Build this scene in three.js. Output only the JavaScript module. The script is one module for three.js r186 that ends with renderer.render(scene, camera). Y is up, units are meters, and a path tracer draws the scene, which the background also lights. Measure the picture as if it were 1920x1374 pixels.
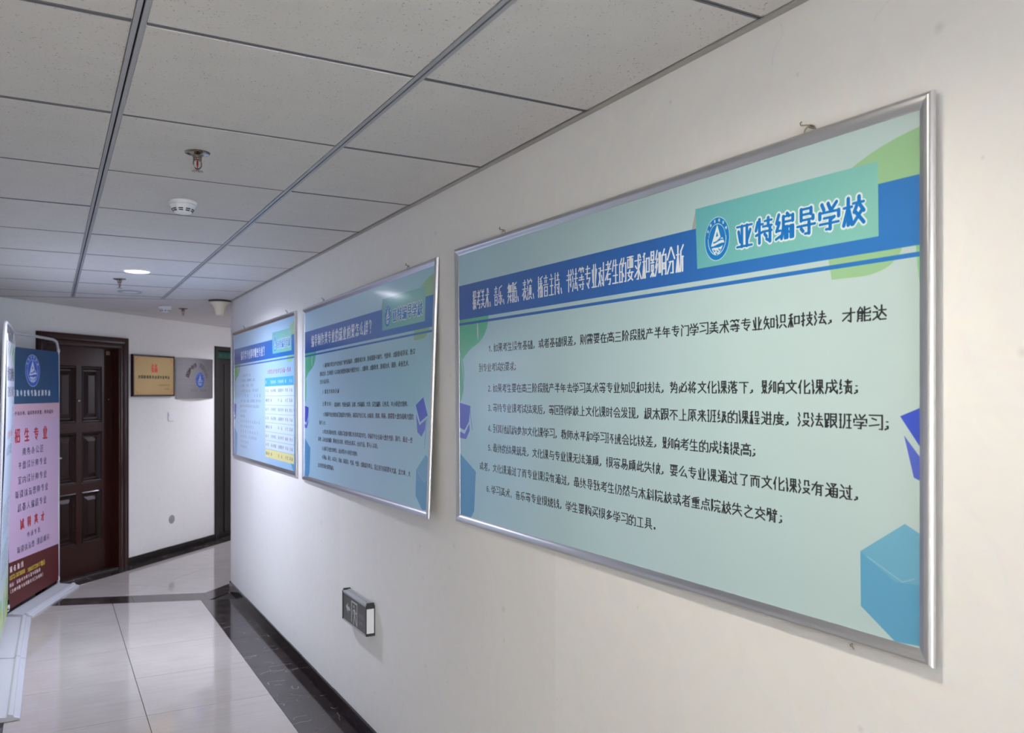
import * as THREE from 'three';
import { RoundedBoxGeometry } from 'three/addons/geometries/RoundedBoxGeometry.js';
import { mergeGeometries, mergeVertices, toCreasedNormals } from 'three/addons/utils/BufferGeometryUtils.js';

// ---------------------------------------------------------------- camera, background, lights, exposure
const scene = new THREE.Scene();
scene.background = new THREE.Color().setRGB(11.5, 11.9, 12.6);            // an overcast sky, let in only by the window added behind the camera
const EYE = 1.572, FOCAL = 1557, TURN = Math.atan(870 / FOCAL);
const camera = new THREE.PerspectiveCamera(2 * Math.atan(734.5 / FOCAL) * 180 / Math.PI, 1920 / 1469, .05, 60);
camera.setViewOffset(1920, 1469, 0, 0, 1920, 1374);
camera.position.set(0, EYE, 0);
camera.rotation.y = -TURN;
camera.focus = 2.3; camera.userData.fStop = 6;
const renderer = new THREE.WebGLRenderer({ antialias: true });
renderer.shadowMap.enabled = true;
renderer.toneMapping = THREE.LinearToneMapping;
renderer.toneMappingExposure = 1.2;
const COOL = new THREE.Color(.83, .85, 1), WARM = new THREE.Color(1, .925, .76);
// recessed lamps: [x, z, colour, candela]; each gets its light in the lamp builder further down
const LAMPS = [[.462, -5.40, COOL, 14], [.47, -1.12, WARM, 4], [.47, 1.9, WARM, 6], [2.55, -8.85, COOL, 11]];
// ---- a small stroke alphabet: every sign is a few strokes (digit pairs x y on a 9 x 9 grid) and other signs set into boxes (x0 y0 x1 y1)
const SIGNS = {};
for (const row of `
口 0090990900|日 0090990900 0494|目 0090990900 0393 0696|月 101609 10808969 1383 1686|木 0393 5059 5309 5399|禾 8021 0393 5059 5309 5399
扌 0292 505938 0695|土 1484 5059 0999|王 0090 5059 1484 0999|讠 2052 03535997|纟 5013631686 0998|氵 2062 0345 0986|亻 7005 4349
彳 6003 8206 5459|女 401689 735719 0393|子 108052 525938 0494|又 11815609 2399|力 02828969 404609|刂 1217 808969|攵 3004 2393 735609 2499
宀 5052 06039396|艹 0494 3039 6069|⺮ 2005 1242 3248 6045 5292 7288|广 5052 92121609|尸 10808414 101609|门 1032 1319 41919979
阝 1019 1070438648|辶 1032 04343709 375999|心 1407 33387876 4254 8396|忄 5059 2305 7395|灬 1009 3049 5069 8099|火 1224 8364 505509 5599
立 5052 1282 2438 7468 0999|贝 16108086 424509 5699|见 16108086 424609 56599998|页 0090 5032 17128287 535609 6799|钅 4003 2282 1484 0696 545998
田 0090990900 0494 5059|车 0292 402585 5459 0797|石 0191 4106 3585893935|己 00909404 04099997|寸 0292 606948 2436|大 0393 505409 5499|人 505409 5499
戈 0393 40559997 8439 7082|斤 8012 121609 1494 6469|彡 8023 9316 9509|米 0494 5059 1033 9063 5409 5499|⻊ 00909404 0004 5459 1519 0998 5696
礻 4052 037307 4449 5576|艮 00808404 0282 000947 3499 8557|矢 3004 2282 0595 525509 5599|支 0292 5054 14845709 2599|至 0090 400383 6284 1686 5459 0999
交 5052 0292 3315 6395 7509 2599|兑 2032 7062 口1285 353709 65699998|勾 3004 22929979 442777 6578|孝 1171 4043 0393 9007 子2589
冬 3004 227207 2396 4757 3879|京 5051 0191 口1385 565949 3709 6799|皮 129284 121609 5055 158529 3599|几 202509 2070799997|羊 2032 7062 0292 1484 0797 5259
耳 0090 2027 7079 2373 2575 0787|角 3003 217153 13838979 131609 1585 1787 5359|戋 1292 0494 40659997 9519 7081|止 5059 5494 2329 0999
教 孝0059 攵5099|报 扌0039 4049 40808363 又4499|考 1171 4043 0393 9007 4585 4537877959|美 2031 7061 1181 2373 0595 5155 0797 555709 5799|术 0393 5059 5309 5399 7082
音 5051 1181 3233 6263 0494 日2589|乐 80211595 535938 2608 7698|舞 3002 2191 0494 2124 4144 6164 8184 2506 26462709 5696 5898 7579 6668
蹈 ⻊0039 9051 5253 7273 9383 9499595474 5767 7797|表 1181 2272 0494 5054 5407 363967 8566 5599|演 氵0029 宀3092 4383 田4487 6364 5839 7899
播 扌0029 9041 3393 6165 6335 6395 4252 8272 田4599|主 4051 1282 2585 5259 0999|持 扌0029 4181 6063 3393 3595 848968 5667|书 127274 04848776 4049 8092
法 氵0029 4282 6064 3494 644888 7699|等 ⺮0092 1484 5355 0595 0797 767959 2738|专 1181 0393 40358558 3769|业 3039 6069 1227 8267 0999
对 又0149 4393 808968 5567|生 2004 1282 1686 0999 5059|的 3012 日0249 6053 62929979 5667|要 0090 1181841411 4044 6064 0696 452789 766819
求 0292 505939 1435 4608 5599 8365 7081|和 禾0049 口5297|景 日1083 5354 0494 口2577 5759 3809 7899|影 景0059 彡6099|响 口0128 7052 4942929989 口5587
分 4004 5094 25757949 4509|析 木0049 斤5099|亚 0191 3139 6169 1327 8367 0999|特 1104 1242 2029 0645 5191 7073 4393 4595 848968 5667
编 纟0039 6071 41919343 414539 59559599 6569 8589 5797|导 20707222 20248483 0696 656949 2738|学 1022 4052 8062 05039395 2575565939 0797|校 木0049 交4099
如 女0049 口5298|果 日1084 5059 0595 5509 5599|没 氵0029 5350808393 又3599|有 0292 4006 月3389|基 1181 3035 6065 3363 0595 3507 6597 3767 5659 1989
出 5059 11148481 05099995|础 石0049 出5099|或 0292 60769997 8449 7081 口1446 0857|者 1171 4043 0393 9007 日3589|很 彳0029 艮4099
差 2031 7061 1181 2373 0595 5155 4509 3787 6769 2999|则 贝0059 刂6099|需 1080 03019193 5054 2232 2434 6272 6474 0595 5546 19168689 3639 6669
在 0292 4006 2429 4595 6369 3999|高 5051 0191 口2274 0905959989 口2778|三 1181 1585 0999|阶 阝0039 6034 6094 545749 7479
段 4011 1119 1343 1545 0847 5350808393 又4599|脱 月0039 兑4099|产 5051 1181 3233 6263 94141609|半 2032 7062 1383 0696 5059|年 2004 1282 2484 2426 0696 5259
习 00909979 2253 0776|知 矢0059 口6298|识 讠0029 口4085 5739 7799|技 扌0039 支4099|才 0393 606948 6308|能 200343 3144 月0449 9152 50549493 9656 55599998
达 辶0099 4393 606447 6497|到 至0059 刂6099|试 讠0029 3292 70769997 8091 3565 5558 3867|去 1282 5054 0494 542888 7699|势 扌0044 52828595 6045 5364 16868969 4519
必 1407 33388886 3152 8396 8009|将 0213 0715 2029 6043 518145 3696 757969 4758|文 5052 0292 725609 225699|化 亻0039 9255 50599997|课 讠0029 果3099
落 艹0092 氵0329 5235 438336 4497 口4789|各 3004 227207 2396 口2679|下 0191 5159 5374|成 1292 121609 15454838 50669997 8448 7081
绩 纟0029 4191 5282 6064 3494 贝4599|待 彳0029 4181 6063 3393 3595 848968 5667|结 纟0039 4292 6064 5484 口4698|束 0191 口1385 5059 4609 5699
后 8011 111509 1393 口3589|回 口0099 口3366|上 5059 5484 0999|时 日0138 寸4099|会 5004 5094 2474 0696 462989 7799|发 201393 504609 45856839 4699 7082
现 王0039 见4099|根 木0039 艮4099|本 0292 5059 5209 5299 3767|跟 ⻊0039 艮4099|不 0191 5106 5359 6496|原 90101509 6151 日3285 555949 4628 7698
来 1181 5059 2233 7263 0494 5409 5499|班 王0029 404639 王5099|及 312609 1171548429 3399|级 纟0039 及4099|程 禾0039 口5083 王4599
进 辶0099 4292 4595 505648 8088|度 广0099 2494 43457573 又2699|其 0191 2027 7077 2373 2575 0797 3809 6899|也 04828676 5057 22299997|他 亻0029 也3099
机 木0039 几4099|构 木0039 勾4099|参 502272 6182 0393 4306 5396 5536 6528 7719|加 力0059 口6297|师 0106 202609 3191 4743939787 6169
水 505938 134308 8264 5398|平 1181 2234 7264 0595 5159|环 王0029 4191 7146 7379 7496|境 土0139 立4093 日4486 565749 76799998|比 101947 1444 9264 60699997
较 车0039 交4099|提 扌0029 日4083 3494 6468 6686 4639 4799|是 日2073 0494 5459 5686 2609 2799|最 日2073 0494 1418 4449 1646 0858 又5599|终 纟0039 冬4099
就 京0049 5393 606549 73799997 8091|与 3024948969 3181 0676|无 1181 0494 414509 55599997|兼 2031 7061 0191 238387 0595 2787 4149 6169 3709 7799
顾 51111609 234346 232857 页5099|容 宀0092 3314 6384 4407 5497 口3679|易 日2074 3407 25958969 5518 7539|此 1318 3038 3454 0857 9264 60699997
失 2003 1282 0595 505509 5599|彼 彳0029 皮4099|么 5005 632888 7699|通 辶0099 408062 5162 4843939888 4595 4797 6368|过 辶0099 寸4098|了 1181545939
而 0191 5143 1913838979 3338 6368|致 至0049 攵5099|仍 亻0029 418174948969 515539|然 2003 114106 1324 5292 707346 7396 8091 灬0799
科 禾0049 5162 5465 4796 8089|院 阝0029 宀3092 4484 3696 565739 76799998|重 8021 0292 日1385 5159 1787 0999|点 5053 5191 口1385 灬0799
之 4051 128217 173999|臂 尸0045 口1344 7071 5191 6263 8283 5393 7375 月2589|烧 火0039 4291 607394 8244 4595 555749 75799998|钱 钅0039 戋4099
购 贝0039 勾4099|买 009082 3243 1435 0696 625609 6799|多 4013 317116 3243 5427 459519 4667|工 1181 5159 0999|具 26207076 2272 2474 0696 3709 6799
制 1003 1252 0454 3039 18165658 刂6099|作 亻0029 5033 4292 6269 6494 6797|类 1021 8071 0292 5054 5214 5284 0696 545709 5699
前 2032 7062 0292 月0349 6467 939979|怎 3003 2191 5155 5383 5585 心0699|样 木0039 羊4099|艺 艹0093 147418 18299997|包 3004 22928676 24646626 24299997
括 扌0029 8041 3393 6165 口4589|电 日1185 50599997|视 礻0039 见4099|戏 又0149 戈4099|剧 00505202 000609 1454 3336 口1659 刂6099
摄 扌0029 3090 4044 8085 4282 3494 又3569 又6599|数 米0044 女0549 攵5099|字 宀0093 2474555939 0797|媒 女0029 3191 5054 8084 5282 5484 3696 6469 6649 6699
体 亻0029 本3099|管 ⺮0092 05039395 24747626 2429898727|理 王0029 日4085 6069 4787 3999|公 3004 6094 441888 6699|共 1282 3036 6066 0696 3709 6799
事 0191 口2273 148488 0696 1888 505939|片 202609 5053 2393 257579|方 4051 0292 423609 44847959|向 5042 0902929979 口3567|育 5051 0191 412373 6284 月2489
录 207074 2272 0494 545949 1536 4608 8466 5698|台 401484 6285 口2589|记 讠0039 己4199|案 宀0092 423475 6325 1484 0696 5559 4709 5699
辑 车0039 口5082 4494 5458 8489 5686 4898|员 口2072 贝1399|综 纟0039 宀4092 5484 4696 6669 5748 8798|务 3003 217105 2295 16868969 4519
中 口1286 5059|小 505938 2307 7397|语 讠0029 4090 6054 428284 3494 口4689|新 2031 0151 1213 4243 0454 0656 3439 2708 4758 斤6099
司 01919979 1363 口1568|浪 氵0029 6061 艮4199|搜 扌0029 口4084 6065 4282 又3599|狐 3003 113529 3407 90515539 717888 8199|网 0900909979 2247 4217 5287 8257
都 者0059 阝6099|量 日2072 0393 日2476 5459 1888 0999|频 1114 3034 3252 0454 3437 1507 5509 页5099|面 0090 5042 口0299 3239 6269 3464 3767
优 亻0029 3393 605539 73799997 8091|长 8033 202957 0494 4499|期 其0059 月6099|练 纟0039 4292 604595 747969 5648 8698|评 讠0029 平3099|申 日1187 5059
论 讠0029 6034 6094 8556 54599997|看 8021 1282 0494 4108 目3589|一 0595|些 此0095 2777 0999|例 亻0029 3161 4135 436339 刂7099|从 人0049 人5099
情 忄0029 4191 6064 5282 3494 月4589|自 5042 目1289|意 5051 1181 3233 6263 0393 日2476 心0799|感 1191 111406 2242 口2344 607496 8356 心0799
真 1181 5052 目2276 0797 3809 6899|实 宀0092 2334 1536 0696 535709 6799|品 口2073 口0549 口5599|鸣 口0138 7061 518184 5155959979 3787
常 5052 2032 7062 04029294 口2375 18168688 5659|适 辶0099 8051 4393 6165 口4588|合 5004 5094 2474 口1689|取 耳0049 又5199|站 立0149 6065 6393 口5599
社 礻0039 土4099|杂 403305 12626494 0696 5559 4608 5698|志 0191 5053 2373 心0499|相 木0049 目5099|关 2032 7062 1282 0595 525509 5599
单 2031 7061 日1185 5159 0797|位 亻0029 立3099|国 口0099 2272 2575 2777 5257 6667|企 5004 5094 5459 5686 2629 0999|宣 宀0092 1383 日2477 0999
传 亻0029 专3099|部 立0055 口1649 阝6099|写 03019193 3225858979 3474 0767|稿 禾0039 高4099|章 4051 1181 3133 6163 0393 日2476 0797 5659
策 ⺮0092 0393 16158586 5259 4709 5799|划 戈0059 刂6099|览 1013 3034 6053 6191 7283 见1499|哪 口0127 30606959 3262 3565 404639 阝7099
安 宀0092 422689 746819 0595|阳 阝0039 日5189|市 5052 0292 5259 1714848777|脑 月0039 6071 4292 5477 8457 44499994|培 土0139 立4094 口5689
训 讠0029 505539 7177 9099|开 1181 0494 313509 6169|始 女0049 台5099|办 力1079 1407 8496|确 石0049 角5099|保 亻0029 口4083 3595 6369 6538 6598
质 80111609 2393 5154 贝3489|招 扌0039 40908474 6044 口4599|商 5051 0191 3133 6163 0903939989 4426 5476 口3668|设 讠0029 5350808393 又4599
计 讠0039 4494 7079|室 宀0092 1383 432575 1787 5659 0999|内 0902929979 505418 5487|运 辶0099 4181 4494 645787 8598|营 艹0092 05039395 口3465 口1789
器 口1042 口5082 0494 4306 5396 口1649 口5689|诚 讠0029 成3099|聘 耳0039 口5084 7074 5282 4595 6557877969|英 艹0092 26237376 0696 535609 5699
场 土0139 408053938979 6347 8358|问 门0099 口3467|名 4004 318107 2344 口3589|热 扌0046 52828596 6046 5465 灬0799|线 纟0039 戋4099
微 彳0029 31335351 4043 3454 39365659 攵6099|信 亻0029 6061 3292 4484 4585 口4789|地 土0139 也4099|址 土0139 止4099|峰 03073733 2127 6042 518144 5294 5585 4797 7479
道 辶0099 5061 8071 4292 6263 目5388|路 ⻊0039 各4099|南 0191 5053 0903939989 3445 6455 2676 2878 5659|东 0292 402585 545949 3608 7698|风 101609 1080879997 3267 6227
叉 11815609 2399 4354|全 5004 5094 2474 2676 5459 0999|圆 口0099 口3263 37346467 4528 5778|梦 木0044 木5094 4417 358519 3657|北 3039 0333 0836 9265 60699997`.split(/[|\n]/)) {
  const [sign, ...strokes] = row.trim().split(' ');
  if (sign) SIGNS[sign] = strokes;
}
SIGNS['，'] = ['17272809']; SIGNS['。'] = ['1727281817']; SIGNS['、'] = ['1729']; SIGNS['；'] = ['1424', '17272809']; SIGNS['：'] = ['1424', '1828'];
SIGNS['？'] = ['12205153444546', '4849']; SIGNS['（'] = ['80656799']; SIGNS['）'] = ['10343619'];
function signPaths(sign, x0, y0, x1, y1, out) {                     // the polylines of one sign, in the box given
  for (const s of SIGNS[sign] ?? []) {
    if (/^\d/.test(s)) {
      const line = [];
      for (let i = 0; i + 1 < s.length; i += 2) line.push([x0 + (x1 - x0) * s[i] / 9, y0 + (y1 - y0) * s[i + 1] / 9]);
      out.push(line);
    } else {
      const part = [...s][0], [a, b, c, d] = s.slice(part.length), at = (v, lo, hi, e) => lo + (hi - lo) * (v / 9 + e);
      signPaths(part, at(a, x0, x1, a > 0 ? .03 : 0), at(b, y0, y1, 0), at(c, x0, x1, c < 9 ? -.03 : 0), at(d, y0, y1, 0), out);
    }
  }
  return out;
}
// one line of writing: (x, y) is the top left corner, sw and sh the size of a sign, w the stroke's width; plain letters use the canvas font
function write(g, text, x, y, sw, sh, w, colour, gap = .1, inset = w * .5) {
  g.strokeStyle = g.fillStyle = colour; g.lineCap = 'round';
  for (const c of text) {
    if (c === ' ') { x += sw * .5; continue; }
    if (c.charCodeAt(0) < 128) {
      g.save(); g.translate(x, y + sh * .9); g.scale(sw / sh, 1); g.font = 'bold ' + sh.toFixed(1) + 'px sans-serif'; g.fillText(c, 0, 0); x += g.measureText(c).width * sw / sh; g.restore(); continue;
    }
    for (const line of signPaths(c, x + inset, y + inset, x + sw - inset, y + sh - inset, [])) line.forEach(([px, py], i) => {   // upright strokes are heavier than level ones
      if (!i) return;
      const [qx, qy] = line[i - 1], l = Math.hypot(px - qx, py - qy) || 1;
      g.lineWidth = w * (.72 + .42 * Math.abs(py - qy) / l); g.beginPath(); g.moveTo(qx, qy); g.lineTo(px, py); g.stroke();
    });
    x += sw * (1 + gap);
  }
  return x;
}
// ---------------------------------------------------------------- helpers
let seed = 20240;
const rnd = () => { seed = (seed + 0x6d2b79f5) | 0; let t = Math.imul(seed ^ (seed >>> 15), 1 | seed); t = (t + Math.imul(t ^ (t >>> 7), 61 | t)) ^ t; return ((t ^ (t >>> 14)) >>> 0) / 4294967296; };
const used = {};
function numbered(name) { const n = used[name] = (used[name] ?? -1) + 1; return n ? name + '_' + String(n).padStart(3, '0') : name; }
function obj(name, geometry, material, parent) {
  const m = new THREE.Mesh(Array.isArray(geometry) ? mergeGeometries(geometry.map((g) => (g.index ? g.toNonIndexed() : g))) : geometry, material);
  m.name = parent ? name : numbered(name); m.castShadow = m.receiveShadow = true;
  (parent ?? scene).add(m);
  return m;
}
function thing(name, label, category, at = [0, 0, 0], turn = 0, group) {
  const o = new THREE.Group(); o.name = numbered(name); o.position.set(...at); o.rotation.y = turn; scene.add(o);
  return tag(o, label, category, group);
}
function tag(o, label, category, group) { Object.assign(o.userData, { label, category }); if (group) o.userData.group = group; return o; }
function struct(name, geometry, material) {
  const o = geometry ? obj(name, geometry, material) : new THREE.Group();
  if (!geometry) { o.name = name; scene.add(o); }
  o.userData.kind = 'structure';
  return o;
}
const box = (w, h, d, x = 0, y = 0, z = 0, r = 0) => (r ? new RoundedBoxGeometry(w, h, d, 2, r) : new THREE.BoxGeometry(w, h, d)).translate(x, y, z);
const lathe = (pts, n = 32) => new THREE.LatheGeometry(pts.map(([r, y]) => new THREE.Vector2(r, y)), n);
const tube = (pts, r, n = 24, k = 8, closed = false) => new THREE.TubeGeometry(new THREE.CatmullRomCurve3(pts.map((p) => new THREE.Vector3(...p)), closed, 'catmullrom', .1), n, r, k, closed);
// triangles with a point of the inside to face away from
function solid(tris, uvs, inside) {
  const pos = [], uv = [], a = new THREE.Vector3(), b = new THREE.Vector3(), c = new THREE.Vector3(), n = new THREE.Vector3(), o = new THREE.Vector3(...inside);
  tris.forEach((t, i) => {
    a.set(...t[0]); b.set(...t[1]); c.set(...t[2]);
    n.copy(b).sub(a).cross(c.clone().sub(a));
    const order = n.dot(a.clone().add(b).add(c).divideScalar(3).sub(o)) < 0 ? [0, 2, 1] : [0, 1, 2];
    for (const k of order) { pos.push(...t[k]); uv.push(...uvs[i][k]); }
  });
  const g = new THREE.BufferGeometry();
  g.setAttribute('position', new THREE.Float32BufferAttribute(pos, 3)); g.setAttribute('uv', new THREE.Float32BufferAttribute(uv, 2));
  g.computeVertexNormals();
  return g;
}
// a flat slab over a convex outline [[x, z] ...]: face at yf with bevelled rim, back at yb
function slab(poly, yf, yb, bevel = .002, off = [0, 0], turn = 0) {
  const n = poly.length, cx = poly.reduce((s, p) => s + p[0], 0) / n, cz = poly.reduce((s, p) => s + p[1], 0) / n, tris = [], uvs = [];
  const area = poly.reduce((s, p, i) => { const q = poly[(i + 1) % n]; return s + p[0] * q[1] - q[0] * p[1]; }, 0), w = Math.sign(area), dir = Math.sign(yf - yb);
  const inset = poly.map((p, i) => {                                // mitred inset
    const a = poly[(i + n - 1) % n], c = poly[(i + 1) % n], e = (u, v) => { const l = Math.hypot(v[0] - u[0], v[1] - u[1]) || 1; return [(v[0] - u[0]) / l, (v[1] - u[1]) / l]; };
    const d1 = e(a, p), d2 = e(p, c), n1 = [-d1[1] * w, d1[0] * w], n2 = [-d2[1] * w, d2[0] * w], k = bevel / Math.max(.3, 1 + n1[0] * n2[0] + n1[1] * n2[1]);
    return [p[0] + (n1[0] + n2[0]) * k, p[1] + (n1[1] + n2[1]) * k];
  });
  const cs = Math.cos(turn), sn = Math.sin(turn), U = ([x, , z]) => [(x * cs + z * sn) + off[0], (z * cs - x * sn) + off[1]];
  const add = (...t) => { tris.push(t); uvs.push(t.map(U)); };
  const top = inset.map(([x, z]) => [x, yf, z]), rim = poly.map(([x, z]) => [x, yf - dir * bevel, z]), low = poly.map(([x, z]) => [x, yb, z]);
  for (let i = 0; i < n; i++) {
    const j = (i + 1) % n;
    if (i > 0 && j > 0) add(top[0], top[i], top[j]);
    add(top[i], top[j], rim[j]); add(top[i], rim[j], rim[i]); add(rim[i], rim[j], low[j]); add(rim[i], low[j], low[i]);
    if (i > 0 && j > 0) add(low[0], low[i], low[j]);
  }
  return solid(tris, uvs, [cx, (yf + yb) / 2, cz]);
}
// keep the part of a convex outline where f(x, z) >= 0
function clip(poly, f) {
  const out = [];
  poly.forEach((p, i) => {
    const q = poly[(i + 1) % poly.length], a = f(...p), b = f(...q);
    if (a >= 0) out.push(p);
    if ((a >= 0) !== (b >= 0)) { const t = a / (a - b); out.push([p[0] + (q[0] - p[0]) * t, p[1] + (q[1] - p[1]) * t]); }
  });
  return out.filter((p, i) => { const q = out[(i + 1) % out.length]; return Math.hypot(p[0] - q[0], p[1] - q[1]) > 1e-5; });
}
const areaOf = (poly) => Math.abs(poly.reduce((s, p, i) => { const q = poly[(i + 1) % poly.length]; return s + p[0] * q[1] - q[0] * p[1]; }, 0)) / 2;
// a moulding along a path of mitred corners: profile [[w, o] ...] (w inward from the outline, o outward from the wall), corners in (s, t); one geometry per bar
function bars(profile, corners, closed, place) {
  const n = corners.length, out = [], e = (u, v) => { const l = Math.hypot(v[0] - u[0], v[1] - u[1]); return [(v[0] - u[0]) / l, (v[1] - u[1]) / l]; };
  const inward = (i, w) => {
    const p = corners[i], a = corners[(i + n - 1) % n], c = corners[(i + 1) % n], d1 = closed || i > 0 ? e(a, p) : e(p, c), d2 = closed || i < n - 1 ? e(p, c) : d1;
    const n1 = [d1[1], -d1[0]], n2 = [d2[1], -d2[0]], k = w / (1 + n1[0] * n2[0] + n1[1] * n2[1]);
    return [p[0] + (n1[0] + n2[0]) * k, p[1] + (n1[1] + n2[1]) * k];
  };
  for (let i = 0; i < (closed ? n : n - 1); i++) {
    const j = (i + 1) % n, A = [], B = [], pos = [], uv = [], idx = [];
    for (const [w, o] of profile) { A.push(place(...inward(i, w), o)); B.push(place(...inward(j, w), o)); }
    const len = Math.hypot(...[0, 1, 2].map((k) => A[0][k] - B[0][k]));
    let run = 0;
    profile.forEach((p, k) => {
      if (k) run += Math.hypot(p[0] - profile[k - 1][0], p[1] - profile[k - 1][1]);
      pos.push(...A[k], ...B[k]); uv.push(run, 0, run, len);
      if (k) idx.push(2 * k - 2, 2 * k, 2 * k - 1, 2 * k - 1, 2 * k, 2 * k + 1);
    });
    const g = new THREE.BufferGeometry();
    g.setAttribute('position', new THREE.Float32BufferAttribute(pos, 3)); g.setAttribute('uv', new THREE.Float32BufferAttribute(uv, 2)); g.setIndex(idx);
    out.push(toCreasedNormals(g, .7));
  }
  return out;
}

// ---------------------------------------------------------------- textures
function canvas(w, h) { const c = document.createElement('canvas'); c.width = w; c.height = h; const g = c.getContext('2d'); return [c, g]; }
function texture(c, colour = true, repeat = true) {
  const t = new THREE.CanvasTexture(c);
  t.wrapS = t.wrapT = repeat ? THREE.RepeatWrapping : THREE.ClampToEdgeWrapping; t.magFilter = THREE.LinearFilter;
  if (colour) t.colorSpace = THREE.SRGBColorSpace;
  return t;
}
const rgb = (r, g, b, a = 1) => `rgba(${r | 0},${g | 0},${b | 0},${a})`;
function fill(g, w, h, colour) { g.fillStyle = colour; g.fillRect(0, 0, w, h); }
// soft blobs that wrap round the edges
function blobs(g, S, n, r0, r1, colour) {
  for (let i = 0; i < n; i++) {
    const x = rnd() * S, y = rnd() * S, r = r0 + rnd() * (r1 - r0);
    for (const dx of [-S, 0, S]) for (const dy of [-S, 0, S]) {
      if (x + dx + r < 0 || x + dx - r > S || y + dy + r < 0 || y + dy - r > S) continue;
      const k = g.createRadialGradient(x + dx, y + dy, 0, x + dx, y + dy, r), c = colour();
      k.addColorStop(0, c); k.addColorStop(1, c.replace(/[\d.]+\)$/, '0)')); g.fillStyle = k; g.fillRect(x + dx - r, y + dy - r, 2 * r, 2 * r);
    }
  }
}
function veins(g, S, n, colour, width, step = 14) {
  for (let i = 0; i < n; i++) {
    let x = rnd() * S, y = rnd() * S, a = rnd() * 6.283;
    g.strokeStyle = colour(); g.lineWidth = width * (.4 + rnd()); g.beginPath(); g.moveTo(x, y);
    for (let k = 3 + rnd() * 12; k > 0; k--) { a += (rnd() - .5) * 1.5; x += Math.cos(a) * step * (.4 + rnd()); y += Math.sin(a) * step * (.4 + rnd()); g.lineTo(x, y); }
    g.stroke();
  }
}
const [ceilC, cg] = canvas(1024, 1024); fill(cg, 1024, 1024, rgb(219, 215, 212));
blobs(cg, 1024, 160, 30, 120, () => (rnd() < .5 ? rgb(224, 222, 220, .12) : rgb(206, 204, 203, .12)));
const [ceilB, cb] = canvas(1024, 1024); fill(cb, 1024, 1024, '#fff');
for (let i = 0; i < 2600; i++) {
  const x = rnd() * 1024, y = rnd() * 1024, r = .6 + rnd() * rnd() * 2.1, a = rnd() * 3.1, l = r * (1 + rnd());
  for (const [q, c] of [[cg, rgb(120, 117, 114,   .2 + rnd() * .4)], [cb, '#333']]) { q.fillStyle = c; q.beginPath(); q.ellipse(x, y, l, r, a, 0, 6.3); q.fill(); }
}
const [stoneC, sg] = canvas(1024, 1024); fill(sg, 1024, 1024, rgb(54, 49, 49));
blobs(sg, 1024, 260, 20, 110, () => (rnd() < .5 ? rgb(90, 81, 79, .3) : rgb(32, 28, 28, .34)));
veins(sg, 1024, 240, () => rgb(120, 108, 100, .2 + rnd() * .25), 1.4, 20); veins(sg, 1024, 60, () => rgb(212, 205, 198, .45 + rnd() * .45), 2.2, 12);
const [tileC, tg] = canvas(1024, 1024); fill(tg, 1024, 1024, rgb(181, 174, 169));
blobs(tg, 1024, 140, 40, 160, () => (rnd() < .5 ? rgb(191, 185, 181, .16) : rgb(169, 161, 156, .16)));
for (let i = 0; i < 260; i++) { const y = rnd() * 1024, x = rnd() * 1024, l = 100 + rnd() * 500; tg.fillStyle = rnd() < .5 ? rgb(194, 188, 185, .18) : rgb(164, 155, 150, .15); for (const d of [-1024, 0]) tg.fillRect(x + d, y, l, 1 + rnd() * 7); }
const [wallC, wg] = canvas(1024, 1024); fill(wg, 1024, 1024, rgb(237, 235, 232));
blobs(wg, 1024, 90, 40, 200, () => (rnd() < .5 ? rgb(242, 240, 237, .2) : rgb(230, 227, 224, .2)));
blobs(wg, 1024, 40, 2, 7, () => rgb(178, 172, 168, .28)); veins(wg, 1024, 9, () => rgb(170, 164, 160, .16), 1, 9);
const [wallB, wb] = canvas(512, 512); fill(wb, 512, 512, '#808080');
blobs(wb, 512, 2600, 2, 9, () => (rnd() < .5 ? rgb(150, 150, 150, .3) : rgb(105, 105, 105, .3)));
const [woodC, og] = canvas(512, 1024); fill(og, 512, 1024, rgb(48, 14, 9));
for (let i = 0; i < 900; i++) { const x = rnd() * 512, y = rnd() * 1024, l = 120 + rnd() * 700; og.strokeStyle = rnd() < .6 ? rgb(26, 8, 6, .25) : rgb(74, 26, 14, .2); og.lineWidth = .6 + rnd() * 2; for (const d of [-1024, 0]) { og.beginPath(); og.moveTo(x, y + d); og.bezierCurveTo(x + rnd() * 8 - 4, y + d + l * .3, x + rnd() * 10 - 5, y + d + l * .7, x + rnd() * 6 - 3, y + d + l); og.stroke(); } }
const scaled = (t, u, v = u) => { t.repeat.set(u, v); return t; };   // repeats per metre, for uv in metres

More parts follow.
